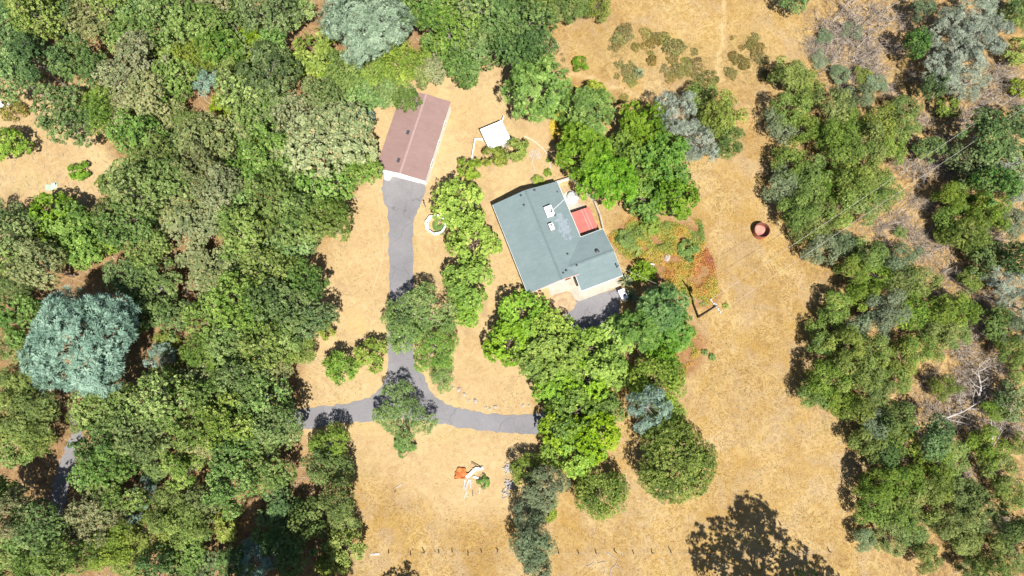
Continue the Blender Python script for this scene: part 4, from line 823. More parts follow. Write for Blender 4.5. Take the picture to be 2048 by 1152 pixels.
def dead_brush(px, py, rpx, label='tangle of grey dead brush on the scrubby slope east of the meadow', group='dead brush on the east slope', pale=False, i=[0]):
    i[0] += 1; p = W(px, py, 0.6); s = rpx * mpp(px, py, 0.6) / 3.0; o = thing('dead_brush', label, 'dead brush', (p.x, p.y, 0), i[0] * 2.1, group); o.scale = (s, s, s)
    link('branches', (BRP if pale else BR)[i[0] % (2 if pale else 4)], o); MB().tube([(0, 0, -0.1), (0.1, 0, 0.35), (0.25, 0.1, 0.8)], [0.1, 0.08, 0.05], 5).build('stem', M['brush_wood'], o)
for x_, y_, r_ in ((1655, 55, 40), (1700, 30, 48), (1725, 75, 50), (1760, 28, 42), (1660, 112, 42), (1715, 125, 44), (1755, 140, 40), (1625, 90, 30), (1690, 165, 35), (1795, 95, 26), (1680, 75, 44), (1740, 105, 40), (2000, 145, 40), (2025, 175, 40), (1985, 190, 36), (2035, 210, 30), (1840, 345, 40), (1865, 325, 34), (1800, 320, 26), (1880, 480, 40), (1850, 500, 34), (1905, 545, 36), (1800, 440, 34), (1765, 455, 28), (1925, 700, 40), (1965, 770, 46), (1990, 730, 44), (1870, 820, 40), (1910, 800, 40), (1975, 600, 34), (2010, 800, 40), (2005, 1050, 34), (1940, 750, 40), (2030, 860, 34), (1880, 590, 26), (1730, 640, 20), (1655, 450, 20), (1885, 290, 30), (1930, 240, 36), (1900, 340, 36), (1990, 480, 40), (1780, 180, 28), (1830, 150, 26), (1850, 100, 28), (1810, 40, 30), (1850, 240, 26), (1960, 210, 34), (1860, 410, 26), (1830, 470, 30), (1940, 570, 34), (1850, 640, 22), (1950, 660, 34), (1985, 660, 30), (1860, 760, 30), (1920, 770, 36), (1900, 850, 34), (1950, 850, 36), (2000, 850, 34), (1640, 320, 22), (1830, 400, 24), (1770, 490, 22), (1940, 950, 24), (1820, 830, 22)): dead_brush(x_, y_, r_)
def dead_tree(px, py, Lpx, ang, label, seed, z=1.2, group=None):
    p = W(px, py, 0.3); L = Lpx * mpp(px, py, z); o = thing('dead_tree', label, 'dead tree', (p.x, p.y, 0), ang, group); rng = np.random.default_rng(seed)
    spine = [Vector((0, 0, -0.1)), Vector((0.08 * L, 0.02 * L, 0.7)), Vector((0.35 * L, 0.03 * L * rng.normal(), 1.3)), Vector((0.7 * L, 0.06 * L * rng.normal(), 1.5)), Vector((L, 0.1 * L * rng.normal(), 1.2))]
    MB().tube(spine, [0.2, 0.17, 0.12, 0.08, 0.02], 7).build('trunk', M['dead_wood'], o)
    for k in range(9):
        t = 0.25 + 0.7 * k / 9; i = min(3, int(t * 4)); s = spine[i].lerp(spine[i + 1], t * 4 - i); a_ = (1 if k % 2 else -1) * rng.uniform(0.4, 1.2); l_ = L * rng.uniform(0.2, 0.45) * (1.2 - t)
        m_ = s + Vector((math.cos(a_) * l_ * 0.5, math.sin(a_) * l_ * 0.5, rng.uniform(0, 0.6))); e = s + Vector((math.cos(a_ * 0.8) * l_, math.sin(a_ * 1.2) * l_, rng.uniform(-0.3, 1.0)))
        br = MB().tube([s, m_, e], [0.065, 0.05, 0.02], 5)
        for q in range(3): u = m_.lerp(e, rng.uniform(0, 0.9)); br.tube([u, u + Vector(rng.normal(0, 0.28 * l_, 3)) + Vector((0, 0, 0.15))], [0.035, 0.015], 4, cap=False)
        br.build('branch', M['dead_wood'], o)
dead_tree(1955, 810, 100, 1.45, 'bleached dead tree sprawled with its fork over the dead brush', 21); dead_tree(1880, 845, 130, 0.6, 'long bleached dead trunk fallen across the brown dead brush', 22)
dead_tree(1800, 800, 60, -1.1, 'short bleached snag poking from between the green shrubs', 23); dead_tree(1985, 900, 90, 1.9, 'forked bleached snag below the sprawled dead tree', 26)
for i, (x_, y_, l_, a_) in enumerate(((1215, 1105, 0.9, 2.4), (1225, 1112, 1.2, -0.6), (1205, 1125, 1.0, 0.2), (1180, 1128, 1.1, 0.5), (1240, 1140, 1.1, -0.9), (1208, 1142, 0.8, 1.3), (1222, 1145, 0.8, 1.6), (1243, 1108, 0.6, 1.4), (1325, 1122, 0.7, -0.7), (1230, 1128, 1.2, 0.9))):
    p = W(x_, y_); tag(MB().tube([(-l_ * 0.7, 0, 0.05), (0, 0.12 * (-1) ** i, 0.09), (l_ * 0.7, 0, 0.05)], [0.05, 0.042, 0.02], 5).build('fallen_branch', M['dead_wood'], None, (p.x, p.y, 0), a_), 'bleached fallen branch lying in the grass below the wire fence', 'branch', 'fallen branches below the fence')

# ------------------------------------------------------------------ trees
LW = {'oak': ('mid-green oak in the dense woodland west of the driveway', 'mid-green woodland oaks'), 'olive': ('olive oak with tan dry leaves in the woodland west of the driveway', 'olive woodland oaks'),
      'darkoak': ('dark green oak in the woodland west of the driveway', 'dark woodland oaks'), 'yellow': ('yellow-green understorey bush between the woodland oaks', 'yellow-green woodland bushes'),
      'brush': ('soft fine-leaved shrub growing among the woodland oaks', 'fine-leaved woodland shrubs'), 'woodbright': ('bright green broadleaf tree inside the western woodland', 'bright woodland trees'), 'bluepine': ('small blue-green pine inside the western woodland', 'small woodland pines')}
LE = {'brush': ('rounded olive-green live oak shrub on the slope east of the meadow', 'live oak shrubs east of the meadow'), 'greybrush': ('grey-green rounded shrub on the slope east of the meadow', 'grey-green shrubs east of the meadow'),
      'silver': ('silvery pine on the brushy slope east of the meadow', 'silvery pines east of the meadow'), 'darkoak': ('dark green oak among the dead brush east of the meadow', 'dark oaks east of the meadow'), 'yellow': ('small yellow-green bush on the slope east of the meadow', 'yellow-green bushes east of the meadow')}
LN = {'oak': ('mid-green oak in the grove behind the garage', 'oaks behind the garage'), 'darkoak': ('dark oak in the grove behind the garage', 'dark oaks behind the garage'), 'olive': ('olive oak in the grove behind the garage', 'olive oaks behind the garage'),
      'brush': ('fine-leaved green shrub in the grove behind the garage', 'shrubs behind the garage'), 'yellow': ('yellow-green bush in the grove behind the garage', 'yellow-green bushes behind the garage')}
LY = {'bright': ('bright green broadleaf tree south of the house', 'bright trees south of the house'), 'deep': ('deep green broadleaf tree south of the house', 'deep green trees south of the house')}
LMK = {'w': [((100, 300), 'the west clearing'), ((165, 685), 'the huge domed pine'), ((655, 290), 'the broad olive oak'), ((735, 38), 'the shaggy northern pine'), ((650, 600), 'the west lawn'), ((640, 800), 'the driveway turning into the woods'), ((130, 940), 'the grey woodland track'), ((510, 1120), 'the dark shaded pine'), ((530, 160), 'the large round dark oak'), ((130, 450), 'the bright trees in the woodland'), ((325, 712), 'the thin pine by the domed pine'), ((292, 985), 'the small pine near the track')],
       'e': [((1525, 460), 'the rusty tank'), ((1700, 80), 'the big patch of dead brush'), ((1940, 90), 'the group of silvery pines'), ((1960, 760), 'the sprawled dead tree'), ((1860, 490), 'the dead brush below the wires'), ((1545, 1090), 'the pine shade on the meadow'), ((1600, 600), 'the meadow margin under the wires'), ((1800, 810), 'the short bleached snag'), ((2030, 360), 'the pale pines beside the dark oaks'), ((1740, 980), 'the lower corner of the meadow'), ((1590, 720), 'the rounded bay in the meadow edge'), ((1640, 290), 'the upper dead brush margin'), ((2005, 1050), 'the lowest dead brush'), ((1890, 640), 'the round shrub amid dead brush')],
       'n': [((815, 205), 'the garage roof'), ((735, 38), 'the shaggy northern pine'), ((1075, 180), 'the lone bright pine'), ((1180, 40), 'the upper meadow')],
       'y': [((1050, 600), 'the house front corner'), ((1200, 610), 'the forecourt'), ((1060, 845), 'the curved driveway end'), ((1300, 815), 'the pale young pine'), ((1060, 980), 'the lower shrub row')]}
NTH = ['closest', 'second closest', 'third closest', 'fourth closest', 'fifth closest', 'sixth closest', 'seventh closest', 'eighth closest', 'ninth closest', 'tenth closest', 'eleventh closest', 'twelfth closest', 'thirteenth closest', 'fourteenth closest', 'fifteenth closest', 'sixteenth closest', 'seventeenth closest', 'eighteenth closest', 'nineteenth closest', 'twentieth closest', 'twenty-first closest', 'twenty-second closest', 'twenty-third closest', 'twenty-fourth closest', 'twenty-fifth closest', 'twenty-sixth closest']
SHORT = {'oak': 'mid-green oak', 'olive': 'olive oak with tan leaves', 'darkoak': 'dark green oak', 'yellow': 'yellow-green bush', 'brush': 'fine-leaved green shrub', 'bright': 'bright green broadleaf tree', 'woodbright': 'bright green broadleaf tree', 'deep': 'deep green broadleaf tree', 'bluepine': 'small blue-green pine', 'greybrush': 'grey-green rounded shrub', 'silver': 'silvery pine'}
def rank(items, marks, words):
    byl = {}
    for o, key in items:
        d_, n_ = min(((o.location.xy - W(*p).xy).length, n_) for p, n_ in marks); byl.setdefault((key, n_), []).append((d_, o))
    for (key, n_), L in byl.items():
        for k, (d_, o) in enumerate(sorted(L, key=lambda a: a[0])): o['label'] = '%s %s to %s' % (words[key], NTH[min(k, len(NTH) - 1)], n_)
def plant(tab, rows):
    reg_ = 'w' if tab is LW else 'e' if tab is LE else 'n' if tab is LN else 'y'
    rows = [(('olive',) + tuple(r[1:])) if (tab is LW and r[0] == 'oak' and i_ % 7 == 3) else r for i_, r in enumerate(rows)]
    rank([(tree(r[0], r[1], r[2], r[3] * (0.96 if tab is LE and 'brush' in r[0] else 1.0), *tab[r[0]], h=(r[4] if len(r) > 4 else 1.0)), r[0]) for r in rows], LMK[reg_], SHORT)
plant(LW, [
 ('darkoak', 20, 30, 58), ('oak', 75, 28, 48), ('darkoak', 120, 25, 40), ('oak', 187, 38, 50), ('oak', 250, 62, 50), ('oak', 215, 5, 40), ('oak', 290, 15, 45), ('oak', 345, 35, 52), ('oak', 400, 55, 52), ('darkoak', 455, 35, 50), ('oak', 430, 5, 40),
 ('darkoak', 25, 90, 50), ('darkoak', 75, 128, 54), ('oak', 30, 150, 45), ('darkoak', 165, 130, 52), ('darkoak', 140, 60, 30), ('olive', 235, 165, 42), ('oak', 285, 125, 52), ('oak', 330, 100, 48), ('oak', 345, 165, 45), ('olive', 300, 195, 48), ('brush', 400, 105, 45), ('oak', 440, 100, 45), ('bluepine', 412, 160, 30), ('brush', 470, 150, 40), ('yellow', 505, 75, 28), ('yellow', 490, 115, 30),
 ('darkoak', 135, 235, 58), ('brush', 205, 225, 52), ('brush', 235, 255, 35), ('olive', 260, 215, 40), ('olive', 320, 235, 42), ('brush', 355, 245, 40), ('oak', 280, 275, 42), ('olive', 415, 280, 52), ('oak', 360, 300, 45), ('yellow', 450, 210, 30), ('oak', 490, 195, 45), ('oak', 490, 260, 45), ('oak', 470, 320, 45),
 ('oak', 305, 310, 46), ('oak', 268, 340, 40), ('yellow', 210, 365, 18), ('oak', 270, 385, 50), ('oak', 340, 365, 52), ('olive', 400, 345, 42), ('olive', 440, 375, 45), ('oak', 228, 432, 30),
 ('darkoak', 15, 432, 34), ('darkoak', 35, 470, 46), ('oak', 15, 530, 42), ('oak', 260, 455, 52), ('olive', 350, 415, 56), ('olive', 385, 455, 60), ('olive', 410, 525, 52), ('oak', 455, 420, 50), ('oak', 490, 470, 52), ('oak', 300, 500, 40), ('olive', 85, 530, 48), ('brush', 25, 575, 48), ('oak', 30, 640, 48), ('brush', 20, 690, 40),
 ('darkoak', 260, 555, 45, 0.8), ('darkoak', 320, 575, 50, 0.8), ('darkoak', 290, 625, 48, 0.75), ('darkoak', 350, 640, 42, 0.7), ('oak', 440, 570, 55), ('oak', 480, 540, 50), ('oak', 490, 610, 58), ('oak', 430, 640, 50), ('brush', 410, 700, 48), ('oak', 480, 680, 55), ('brush', 450, 730, 45), ('yellow', 360, 745, 30), ('brush', 330, 690, 30),
 ('oak', 560, 400, 50), ('oak', 600, 440, 52), ('oak', 545, 460, 52), ('oak', 575, 500, 48), ('oak', 545, 540, 50), ('darkoak', 620, 565, 42), ('oak', 590, 610, 50), ('oak', 545, 610, 50), ('darkoak', 630, 635, 42), ('oak', 570, 665, 52), ('oak', 525, 680, 48), ('brush', 600, 695, 40), ('oak', 535, 735, 46), ('oak', 490, 760, 46), ('yellow', 650, 660, 20),
 ('brush', 45, 780, 55), ('brush', 20, 830, 55), ('brush', 75, 830, 50), ('oak', 40, 880, 48), ('brush', 80, 880, 40), ('oak', 215, 800, 56), ('oak', 270, 840, 56), ('oak', 330, 800, 56), ('oak', 300, 870, 48), ('oak', 385, 830, 56), ('oak', 445, 790, 52), ('oak', 400, 760, 46), ('oak', 460, 845, 52), ('oak', 520, 800, 52), ('oak', 560, 845, 48), ('oak', 525, 880, 52), ('oak', 470, 910, 50), ('oak', 540, 940, 48), ('oak', 420, 895, 42), ('brush', 350, 900, 45), ('brush', 165, 840, 28),
 ('darkoak', 200, 890, 42), ('oak', 225, 930, 52), ('oak', 190, 960, 45), ('oak', 240, 990, 50), ('oak', 200, 1030, 50), ('brush', 230, 1090, 48), ('brush', 260, 1120, 40), ('brush', 200, 1110, 28), ('brush', 310, 930, 40), ('oak', 370, 940, 40), ('brush', 340, 1020, 52), ('brush', 380, 1050, 50), ('brush', 310, 1060, 50), ('oak', 370, 1100, 50), ('oak', 420, 1000, 42), ('oak', 465, 980, 46), ('yellow', 455, 1060, 26), ('yellow', 440, 1030, 22),
 ('oak', 30, 1020, 48), ('oak', 80, 1040, 50), ('oak', 40, 1090, 52), ('oak', 110, 1090, 46), ('brush', 20, 1140, 48), ('oak', 90, 1140, 48), ('oak', 150, 1110, 40), ('oak', 160, 1050, 35), ('oak', 10, 980, 30),
 ('darkoak', 560, 1015, 46, 0.45), ('darkoak', 615, 1040, 40), ('darkoak', 400, 1135, 46, 0.7), ('darkoak', 320, 1140, 42), ('darkoak', 470, 1130, 40, 0.45), ('darkoak', 590, 1110, 46, 0.45), ('darkoak', 550, 1070, 40, 0.4),
 ('oak', 540, 235, 46), ('yellow', 520, 270, 30), ('oak', 545, 305, 46), ('oak', 520, 350, 46), ('oak', 580, 345, 40), ('yellow', 525, 205, 26), ('woodbright', 110, 425, 48, 1.1), ('woodbright', 150, 450, 46, 1.1), ('woodbright', 175, 495, 48, 1.1), ('woodbright', 135, 490, 40), ('woodbright', 215, 480, 36), ('woodbright', 90, 465, 34), ('bluepine', 292, 985, 32), ('bluepine', 265, 1045, 26)])
tree('greypine', 165, 685, 118, 'huge domed blue-green pine towering over the western woodland', h=0.8)
tree('bluepine', 325, 712, 30, 'thin blue-green pine beside the huge domed pine', h=1.0)
tree('palepine', 735, 38, 92, 'large shaggy blue-green pine in the grove north of the garage', h=0.8)
tree('bluepine', 500, 1122, 46, 'dark blue-green pine in deep shade at the woodland\'s lower edge', h=0.7); tree('bluepine', 548, 1098, 38, 'smaller shaded pine at the woodland\'s lower edge', h=0.6)
tree('olive', 655, 290, 92, 'broad olive-grey oak with tan leaves beside the garage', h=1.05); tree('olive', 600, 245, 56, 'smaller olive oak touching the broad oak beside the garage')
tree('darkoak', 530, 160, 72, 'large round dark oak in the middle of the northern woodland', h=1.1); tree('oak', 710, 345, 45, 'mid-green oak between the broad olive oak and the driveway')
tree('bluepine', 718, 245, 34, 'small blue-green pine between the broad oak and the garage'); tree('oak', 640, 400, 60, 'bushy oak under the broad olive oak at the lawn edge'); tree('oak', 655, 440, 50, 'green oak that reaches furthest onto the west lawn')
plant(LN, [('darkoak', 545, 35, 46), ('oak', 590, 20, 40), ('oak', 545, 90, 36), ('yellow', 640, 105, 52), ('yellow', 600, 130, 32), ('yellow', 665, 150, 34), ('brush', 695, 150, 48), ('brush', 800, 132, 55), ('brush', 750, 150, 44), ('brush', 850, 150, 34), ('oak', 690, 195, 46), ('oak', 650, 195, 42), ('oak', 745, 190, 44), ('oak', 785, 185, 40),
 ('oak', 855, 25, 52), ('oak', 900, 60, 52), ('oak', 945, 30, 56), ('oak', 945, 95, 56), ('oak', 890, 100, 44), ('oak', 925, 140, 38), ('olive', 865, 138, 30), ('darkoak', 1000, 30, 52), ('darkoak', 1040, 60, 56), ('darkoak', 1030, 110, 46), ('oak', 990, 85, 44), ('darkoak', 1075, 95, 34), ('brush', 1105, 12, 46), ('brush', 1150, 18, 40), ('brush', 1195, 10, 32), ('brush', 1070, 20, 44)])
tree('oak', 815, 205, 24, 'oak bough overhanging the brown garage roof', h=1.6)
# pines and leafy trees north-east of the house
tree('pine', 1075, 180, 66, 'bright green pine standing alone above the garden bed', h=0.95)
for a in (('pine', 1182, 225, 52, 'bright green pine nearest the upper meadow path', 0.9), ('pine', 1168, 305, 58, 'bright green pine between the yard and the leafy grove', 0.9), ('pine', 1215, 362, 58, 'bright green pine overhanging the back patio wall', 0.9), ('pine', 1155, 255, 36, 'small green pine squeezed beside the yellow vines', 0.8)): tree(*a[:5], h=a[5])
for a in ((1290, 255, 56, 'deep green broadleaf tree beside the silvery pine'), (1330, 320, 64, 'wide deep green broadleaf tree in the grove north-east of the house'), (1275, 340, 54, 'deep green broadleaf tree in the heart of the grove north-east of the house'), (1350, 395, 50, 'deep green broadleaf tree at the meadow side of the grove'), (1290, 400, 44, 'deep green broadleaf tree above the orange vines'), (1250, 290, 40, 'deep green broadleaf tree against the bright pines')): tree('deep', *a)
tree('silver', 1352, 235, 52, 'silvery grey pine at the top of the leafy grove'); tree('silver', 1395, 285, 46, 'silvery grey pine leaning toward the open meadow')
tree('brush', 1440, 235, 52, 'grey-green live oak shrub against the silvery pine', h=1.2); tree('brush', 1455, 285, 38, 'small live oak shrub at the corner of the grove facing the tank'); tree('brush', 1400, 195, 36, 'dark live oak shrub at the top corner of the grove')
tree('bush', 1105, 205, 26, 'green bush under the lone bright pine'); tree('yellow', 1190, 185, 26, 'yellow-green bush by the upper meadow path')
# garden trees west of the house
for a in ((920, 412, 60, 'bright green garden tree over the white eight-sided enclosure'), (950, 488, 52, 'bright green garden tree second from the garage in the garden row'), (935, 568, 52, 'bright green garden tree third from the garage in the garden row'), (932, 622, 36, 'smallest bright green tree ending the garden row beside the driveway')): tree('bright', *a)
tree('small', 938, 338, 25, 'small fruit tree by the bend of the white rail fence'); tree('small', 990, 312, 26, 'small fruit tree below the white-roofed shed'); tree('small', 1032, 300, 26, 'small fruit tree touching the shed roof corner')
tree('yellow', 1077, 362, 14, 'round clipped bush filling the stone planter', h=0.5)
tree('bush', 1095, 345, 9, 'thin seedling bush beside the round planter', h=0.5); tree('bush', 1098, 320, 6, 'tiny seedling by the timber frame', h=0.5)
tree('bush', 880, 452, 16, 'bush growing inside the white eight-sided enclosure', h=0.35)
tree('airy', 838, 632, 74, 'feathery green tree spreading over the straight driveway', h=1.0); tree('airy', 872, 695, 58, 'feathery green tree at the driveway fork'); tree('airy', 885, 752, 34, 'small feathery tree on the verge inside the driveway fork'); tree('airy', 805, 660, 44, 'smaller feathery tree leaning over the driveway edge')
tree('bush', 683, 735, 38, 'round dark green bush on the lawn by the driveway fork', h=0.9); tree('yellow', 742, 708, 36, 'yellow-green bush between the dark bush and the driveway', h=0.9)
tree('airy', 805, 826, 64, 'feathery tree standing alone over the curved driveway', h=0.9); tree('bush', 808, 890, 22, 'small dark bush under the lone feathery tree', h=0.8)
plant(LY, [('bright', 1045, 632, 56, 0.8), ('bright', 1100, 668, 54, 0.8), ('bright', 1020, 685, 50), ('bright', 1080, 715, 56), ('bright', 1130, 720, 54), ('bright', 1180, 700, 52, 0.75), ('bright', 1228, 675, 46, 0.75), ('bright', 1165, 760, 52), ('bright', 1215, 735, 46), ('bright', 1110, 780, 46),
 ('deep', 1150, 830, 60), ('bright', 1190, 870, 56), ('bright', 1120, 860, 46), ('bright', 1160, 905, 50), ('deep', 1215, 820, 40), ('bright', 1115, 905, 36)])
tree('darkpine', 1322, 620, 54, 'dark green pine beside the orange vines'); tree('darkpine', 1345, 660, 44, 'dark green pine by the utility pole'); tree('darkpine', 1280, 660, 44, 'dark green pine among the bright trees south of the house'); tree('deep', 1325, 700, 44, 'deep green tree below the dark pines')
tree('roundoak', 1312, 762, 60, 'dark grey-green live oak below the leafy trees', h=1.0); tree('bluepine', 1298, 815, 46, 'pale blue-green young pine at the foot of the leafy trees', h=1.5); tree('roundoak', 1328, 838, 48, 'live oak shrub around the pale young pine', h=0.75)
tree('roundoak', 1350, 922, 82, 'large round live oak standing apart in the meadow', h=0.95); tree('roundoak', 1202, 985, 54, 'rounded live oak below the leafy trees', h=1.1)
tree('greybrush', 1085, 980, 54, 'grey-green shrub at the top of the lower shrub row', h=1.1); tree('brush', 1055, 940, 36, 'dark shrub above the lower shrub row'); tree('yellow', 1095, 1022, 22, 'yellow-green bush tucked in the lower shrub row', h=1.2); tree('greybrush', 1055, 1030, 36, 'shrub in the middle of the lower shrub row'); tree('greybrush', 1070, 1085, 46, 'grey-green shrub on the wire fence line'); tree('greybrush', 1075, 1135, 40, 'grey-green shrub below the wire fence line')
tree('bush', 968, 965, 13, 'green bush growing through the wood pile', h=0.5)
for a in (('brush', 660, 885, 42, 'shrub at the woodland edge nearest the curved driveway', 1.2), ('oak', 668, 940, 40, 'slender oak at the edge of the lower lawn', 1.0), ('oak', 640, 920, 30, 'small oak tucked against the woodland edge above the lower lawn', 1.0), ('oak', 680, 1000, 38, 'olive-green oak leaning over the lower lawn', 1.0), ('brush', 690, 1045, 38, 'soft shrub at the lower lawn corner', 1.0), ('yellow', 688, 1095, 44, 'large yellow-green bush at the lower lawn corner', 1.0), ('yellow', 660, 1130, 34, 'yellow-green bush in shade at the woodland foot', 1.0)): tree(*a[:5], h=a[5])
# vines corner bushes
for a in (('bush', 1375, 500, 22, 'round green bush in the orange vines by the meadow', 0.5), ('bush', 1285, 545, 28, 'dark bush behind the rail gate in the vines', 0.7), ('yellow', 1300, 450, 22, 'yellow-green bush under the grove above the vines', 0.6), ('brush', 1250, 480, 22, 'olive shrub by the house gable among vines', 0.5), ('yellow', 1270, 500, 14, 'little bush beside the gable-end vines', 0.5), ('bush', 1425, 715, 8, 'tiny green bush in the meadow below the red vines', 0.5), ('bush', 1410, 705, 7, 'tiny seedling right under the red vine patch', 0.5), ('yellow', 1452, 612, 7, 'tiny yellow-green weed beside the utility pole', 0.4), ('bush', 1160, 127, 17, 'small round green bush in the upper meadow', 0.6)): tree(*a[:5], h=a[5])
# the west clearing
tree('bright', 15, 290, 40, 'bright green broadleaf tree in the west clearing'); tree('bush', 157, 343, 22, 'small round bush alone in the west clearing', h=0.6); tree('scrub', 28, 222, 26, 'low scrub near the white trailer', h=1.5); tree('scrub', 22, 193, 14, 'tiny scrub behind the white trailer', h=1.4)
# upper meadow scrub
for x_, y_, r_ in ((1220, 85, 22), (1245, 72, 22), (1215, 100, 16), (1260, 85, 14), (1295, 92, 26), (1320, 85, 24), (1300, 115, 20), (1365, 115, 34), (1395, 135, 34), (1360, 150, 30), (1400, 110, 26), (1340, 130, 24), (1250, 150, 22), (1268, 160, 18), (1240, 140, 14), (1475, 120, 22), (1500, 130, 24), (1490, 90, 18), (1460, 70, 12), (1520, 110, 22), (1510, 70, 14), (1465, 150, 20), (1530, 145, 20), (1240, 200, 14), (1262, 200, 12), (1130, 112, 10), (1120, 108, 8)):
    rg_ = np.random.default_rng(int(x_ * 3 + y_))
    for q_ in range(3 if r_ > 13 else 1):
        tree('scrub', x_ + rg_.normal(0, r_ * 0.5), y_ + rg_.normal(0, r_ * 0.45), r_ * rg_.uniform(0.35, 0.75), 'low olive-brown scrub bush in the dry upper meadow', 'scrub bushes in the upper meadow', h=rg_.uniform(0.5, 1.1))
# the brushy slope east of the meadow
plant(LE, [('darkoak', 1590, 0, 30), ('greybrush', 1680, 148, 26, 0.6), ('greybrush', 1748, 168, 28, 0.6), ('greybrush', 1705, 62, 24, 0.5), ('greybrush', 1640, 120, 22, 0.5), ('brush', 1725, 150, 22, 0.5), ('greybrush', 1650, 75, 18, 0.5), ('brush', 1575, 150, 42), ('brush', 1610, 175, 44), ('brush', 1580, 215, 40), ('greybrush', 1560, 255, 40), ('brush', 1605, 260, 40), ('brush', 1670, 215, 40), ('brush', 1700, 250, 44), ('brush', 1665, 275, 42), ('brush', 1735, 290, 46), ('brush', 1690, 310, 46), ('brush', 1760, 245, 40), ('brush', 1800, 260, 34), ('greybrush', 1720, 195, 36), ('brush', 1780, 300, 34), ('brush', 1810, 215, 32), ('yellow', 1895, 215, 24),
 ('brush', 1580, 330, 44), ('greybrush', 1568, 375, 40), ('brush', 1620, 350, 44), ('brush', 1660, 370, 44), ('brush', 1610, 400, 48), ('brush', 1592, 425, 42), ('brush', 1630, 440, 44), ('brush', 1700, 370, 44), ('brush', 1740, 350, 40), ('brush', 1720, 410, 44), ('brush', 1675, 420, 42), ('brush', 1765, 385, 40), ('brush', 1608, 470, 28), ('yellow', 1845, 300, 18),
 ('silver', 1900, 60, 50), ('silver', 1950, 35, 52), ('silver', 1960, 90, 52), ('silver', 1915, 120, 50), ('silver', 1880, 150, 42), ('silver', 1930, 165, 42), ('silver', 1985, 60, 44), ('greybrush', 1840, 20, 30), ('brush', 2035, 30, 34), ('yellow', 2035, 105, 30), ('darkoak', 2030, 10, 30), ('yellow', 2040, 175, 22),
 ('darkoak', 1960, 270, 46), ('darkoak', 2000, 310, 50), ('darkoak', 1940, 330, 40), ('darkoak', 2030, 250, 36), ('silver', 2030, 345, 42), ('silver', 2040, 390, 32), ('darkoak', 1985, 375, 40), ('brush', 1895, 395, 36), ('brush', 1930, 385, 40), ('brush', 1970, 425, 42), ('brush', 1905, 440, 40), ('brush', 1935, 470, 42), ('brush', 1890, 470, 28), ('greybrush', 2015, 450, 38), ('brush', 1960, 495, 34), ('brush', 1800, 465, 14),
 ('greybrush', 1640, 500, 36), ('greybrush', 1680, 490, 32), ('brush', 1735, 510, 42), ('brush', 1700, 540, 36), ('brush', 1750, 550, 40), ('greybrush', 1800, 520, 38), ('brush', 1840, 565, 38), ('brush', 1800, 570, 34), ('brush', 1720, 590, 36), ('brush', 1670, 610, 40), ('brush', 1660, 660, 44), ('greybrush', 1770, 620, 44), ('greybrush', 1740, 655, 42), ('brush', 1820, 630, 40), ('brush', 1690, 690, 46), ('brush', 1640, 690, 32), ('brush', 1740, 710, 46), ('brush', 1700, 745, 48), ('brush', 1650, 760, 44), ('brush', 1620, 790, 34), ('brush', 1680, 800, 46), ('brush', 1740, 770, 46), ('brush', 1800, 720, 42), ('brush', 1835, 700, 38), ('brush', 1790, 760, 34), ('brush', 1720, 820, 34),
 ('brush', 1890, 620, 46), ('brush', 1905, 665, 44), ('brush', 1875, 665, 40), ('brush', 1925, 620, 34), ('silver', 2010, 560, 40), ('silver', 2030, 610, 36), ('greybrush', 2025, 660, 40), ('brush', 2020, 700, 38), ('brush', 2040, 740, 28), ('brush', 1885, 775, 30), ('darkoak', 1975, 520, 36), ('darkoak', 2035, 520, 36), ('darkoak', 1985, 640, 34), ('brush', 1940, 560, 32), ('darkoak', 2025, 800, 36), ('brush', 1985, 820, 28), ('darkoak', 1860, 180, 26), ('darkoak', 1830, 90, 28), ('darkoak', 1855, 300, 28),
 ('greybrush', 1745, 850, 40), ('brush', 1790, 840, 44), ('brush', 1730, 885, 38), ('brush', 1800, 880, 40), ('darkoak', 1770, 905, 34, 0.8), ('darkoak', 1860, 870, 40, 0.9), ('brush', 1900, 910, 46), ('brush', 1875, 930, 38), ('brush', 1970, 890, 42), ('brush', 1995, 935, 38), ('brush', 2040, 890, 24),
 ('brush', 1760, 965, 46), ('brush', 1810, 960, 48), ('brush', 1740, 1010, 44), ('brush', 1785, 1020, 48), ('brush', 1840, 1000, 46), ('brush', 1870, 970, 40), ('brush', 1825, 1060, 44), ('greybrush', 1725, 1075, 28), ('brush', 1780, 1075, 40), ('brush', 1900, 1050, 40), ('brush', 1930, 990, 46), ('brush', 1960, 1030, 42), ('brush', 1920, 1080, 40), ('brush', 1850, 1110, 36), ('brush', 1965, 1100, 44), ('brush', 2020, 990, 44), ('brush', 2035, 1100, 46), ('brush', 1990, 1140, 40), ('darkoak', 2020, 1050, 30), ('brush', 1935, 1140, 30)])
# tall pines just below the frame, whose shade falls on the meadow and the woodland
for kd, x_, y_, r_, l_, h_ in (('darkoak', 1618, 1284, 102, 'tall oak whose shade falls across the foot of the meadow', 1.5), ('darkoak', 1705, 1310, 84, 'tall oak behind the oak shading the meadow foot', 1.5), ('greypine', 500, 1262, 105, 'tall pine below the woodland foot', 1.25), ('greypine', 590, 1268, 95, 'tall pine shading the woodland foot', 1.25), ('darkoak', 812, 1225, 50, 'oak below the lower lawn', 0.7)): tree(kd, x_, y_, r_, l_, h=h_)

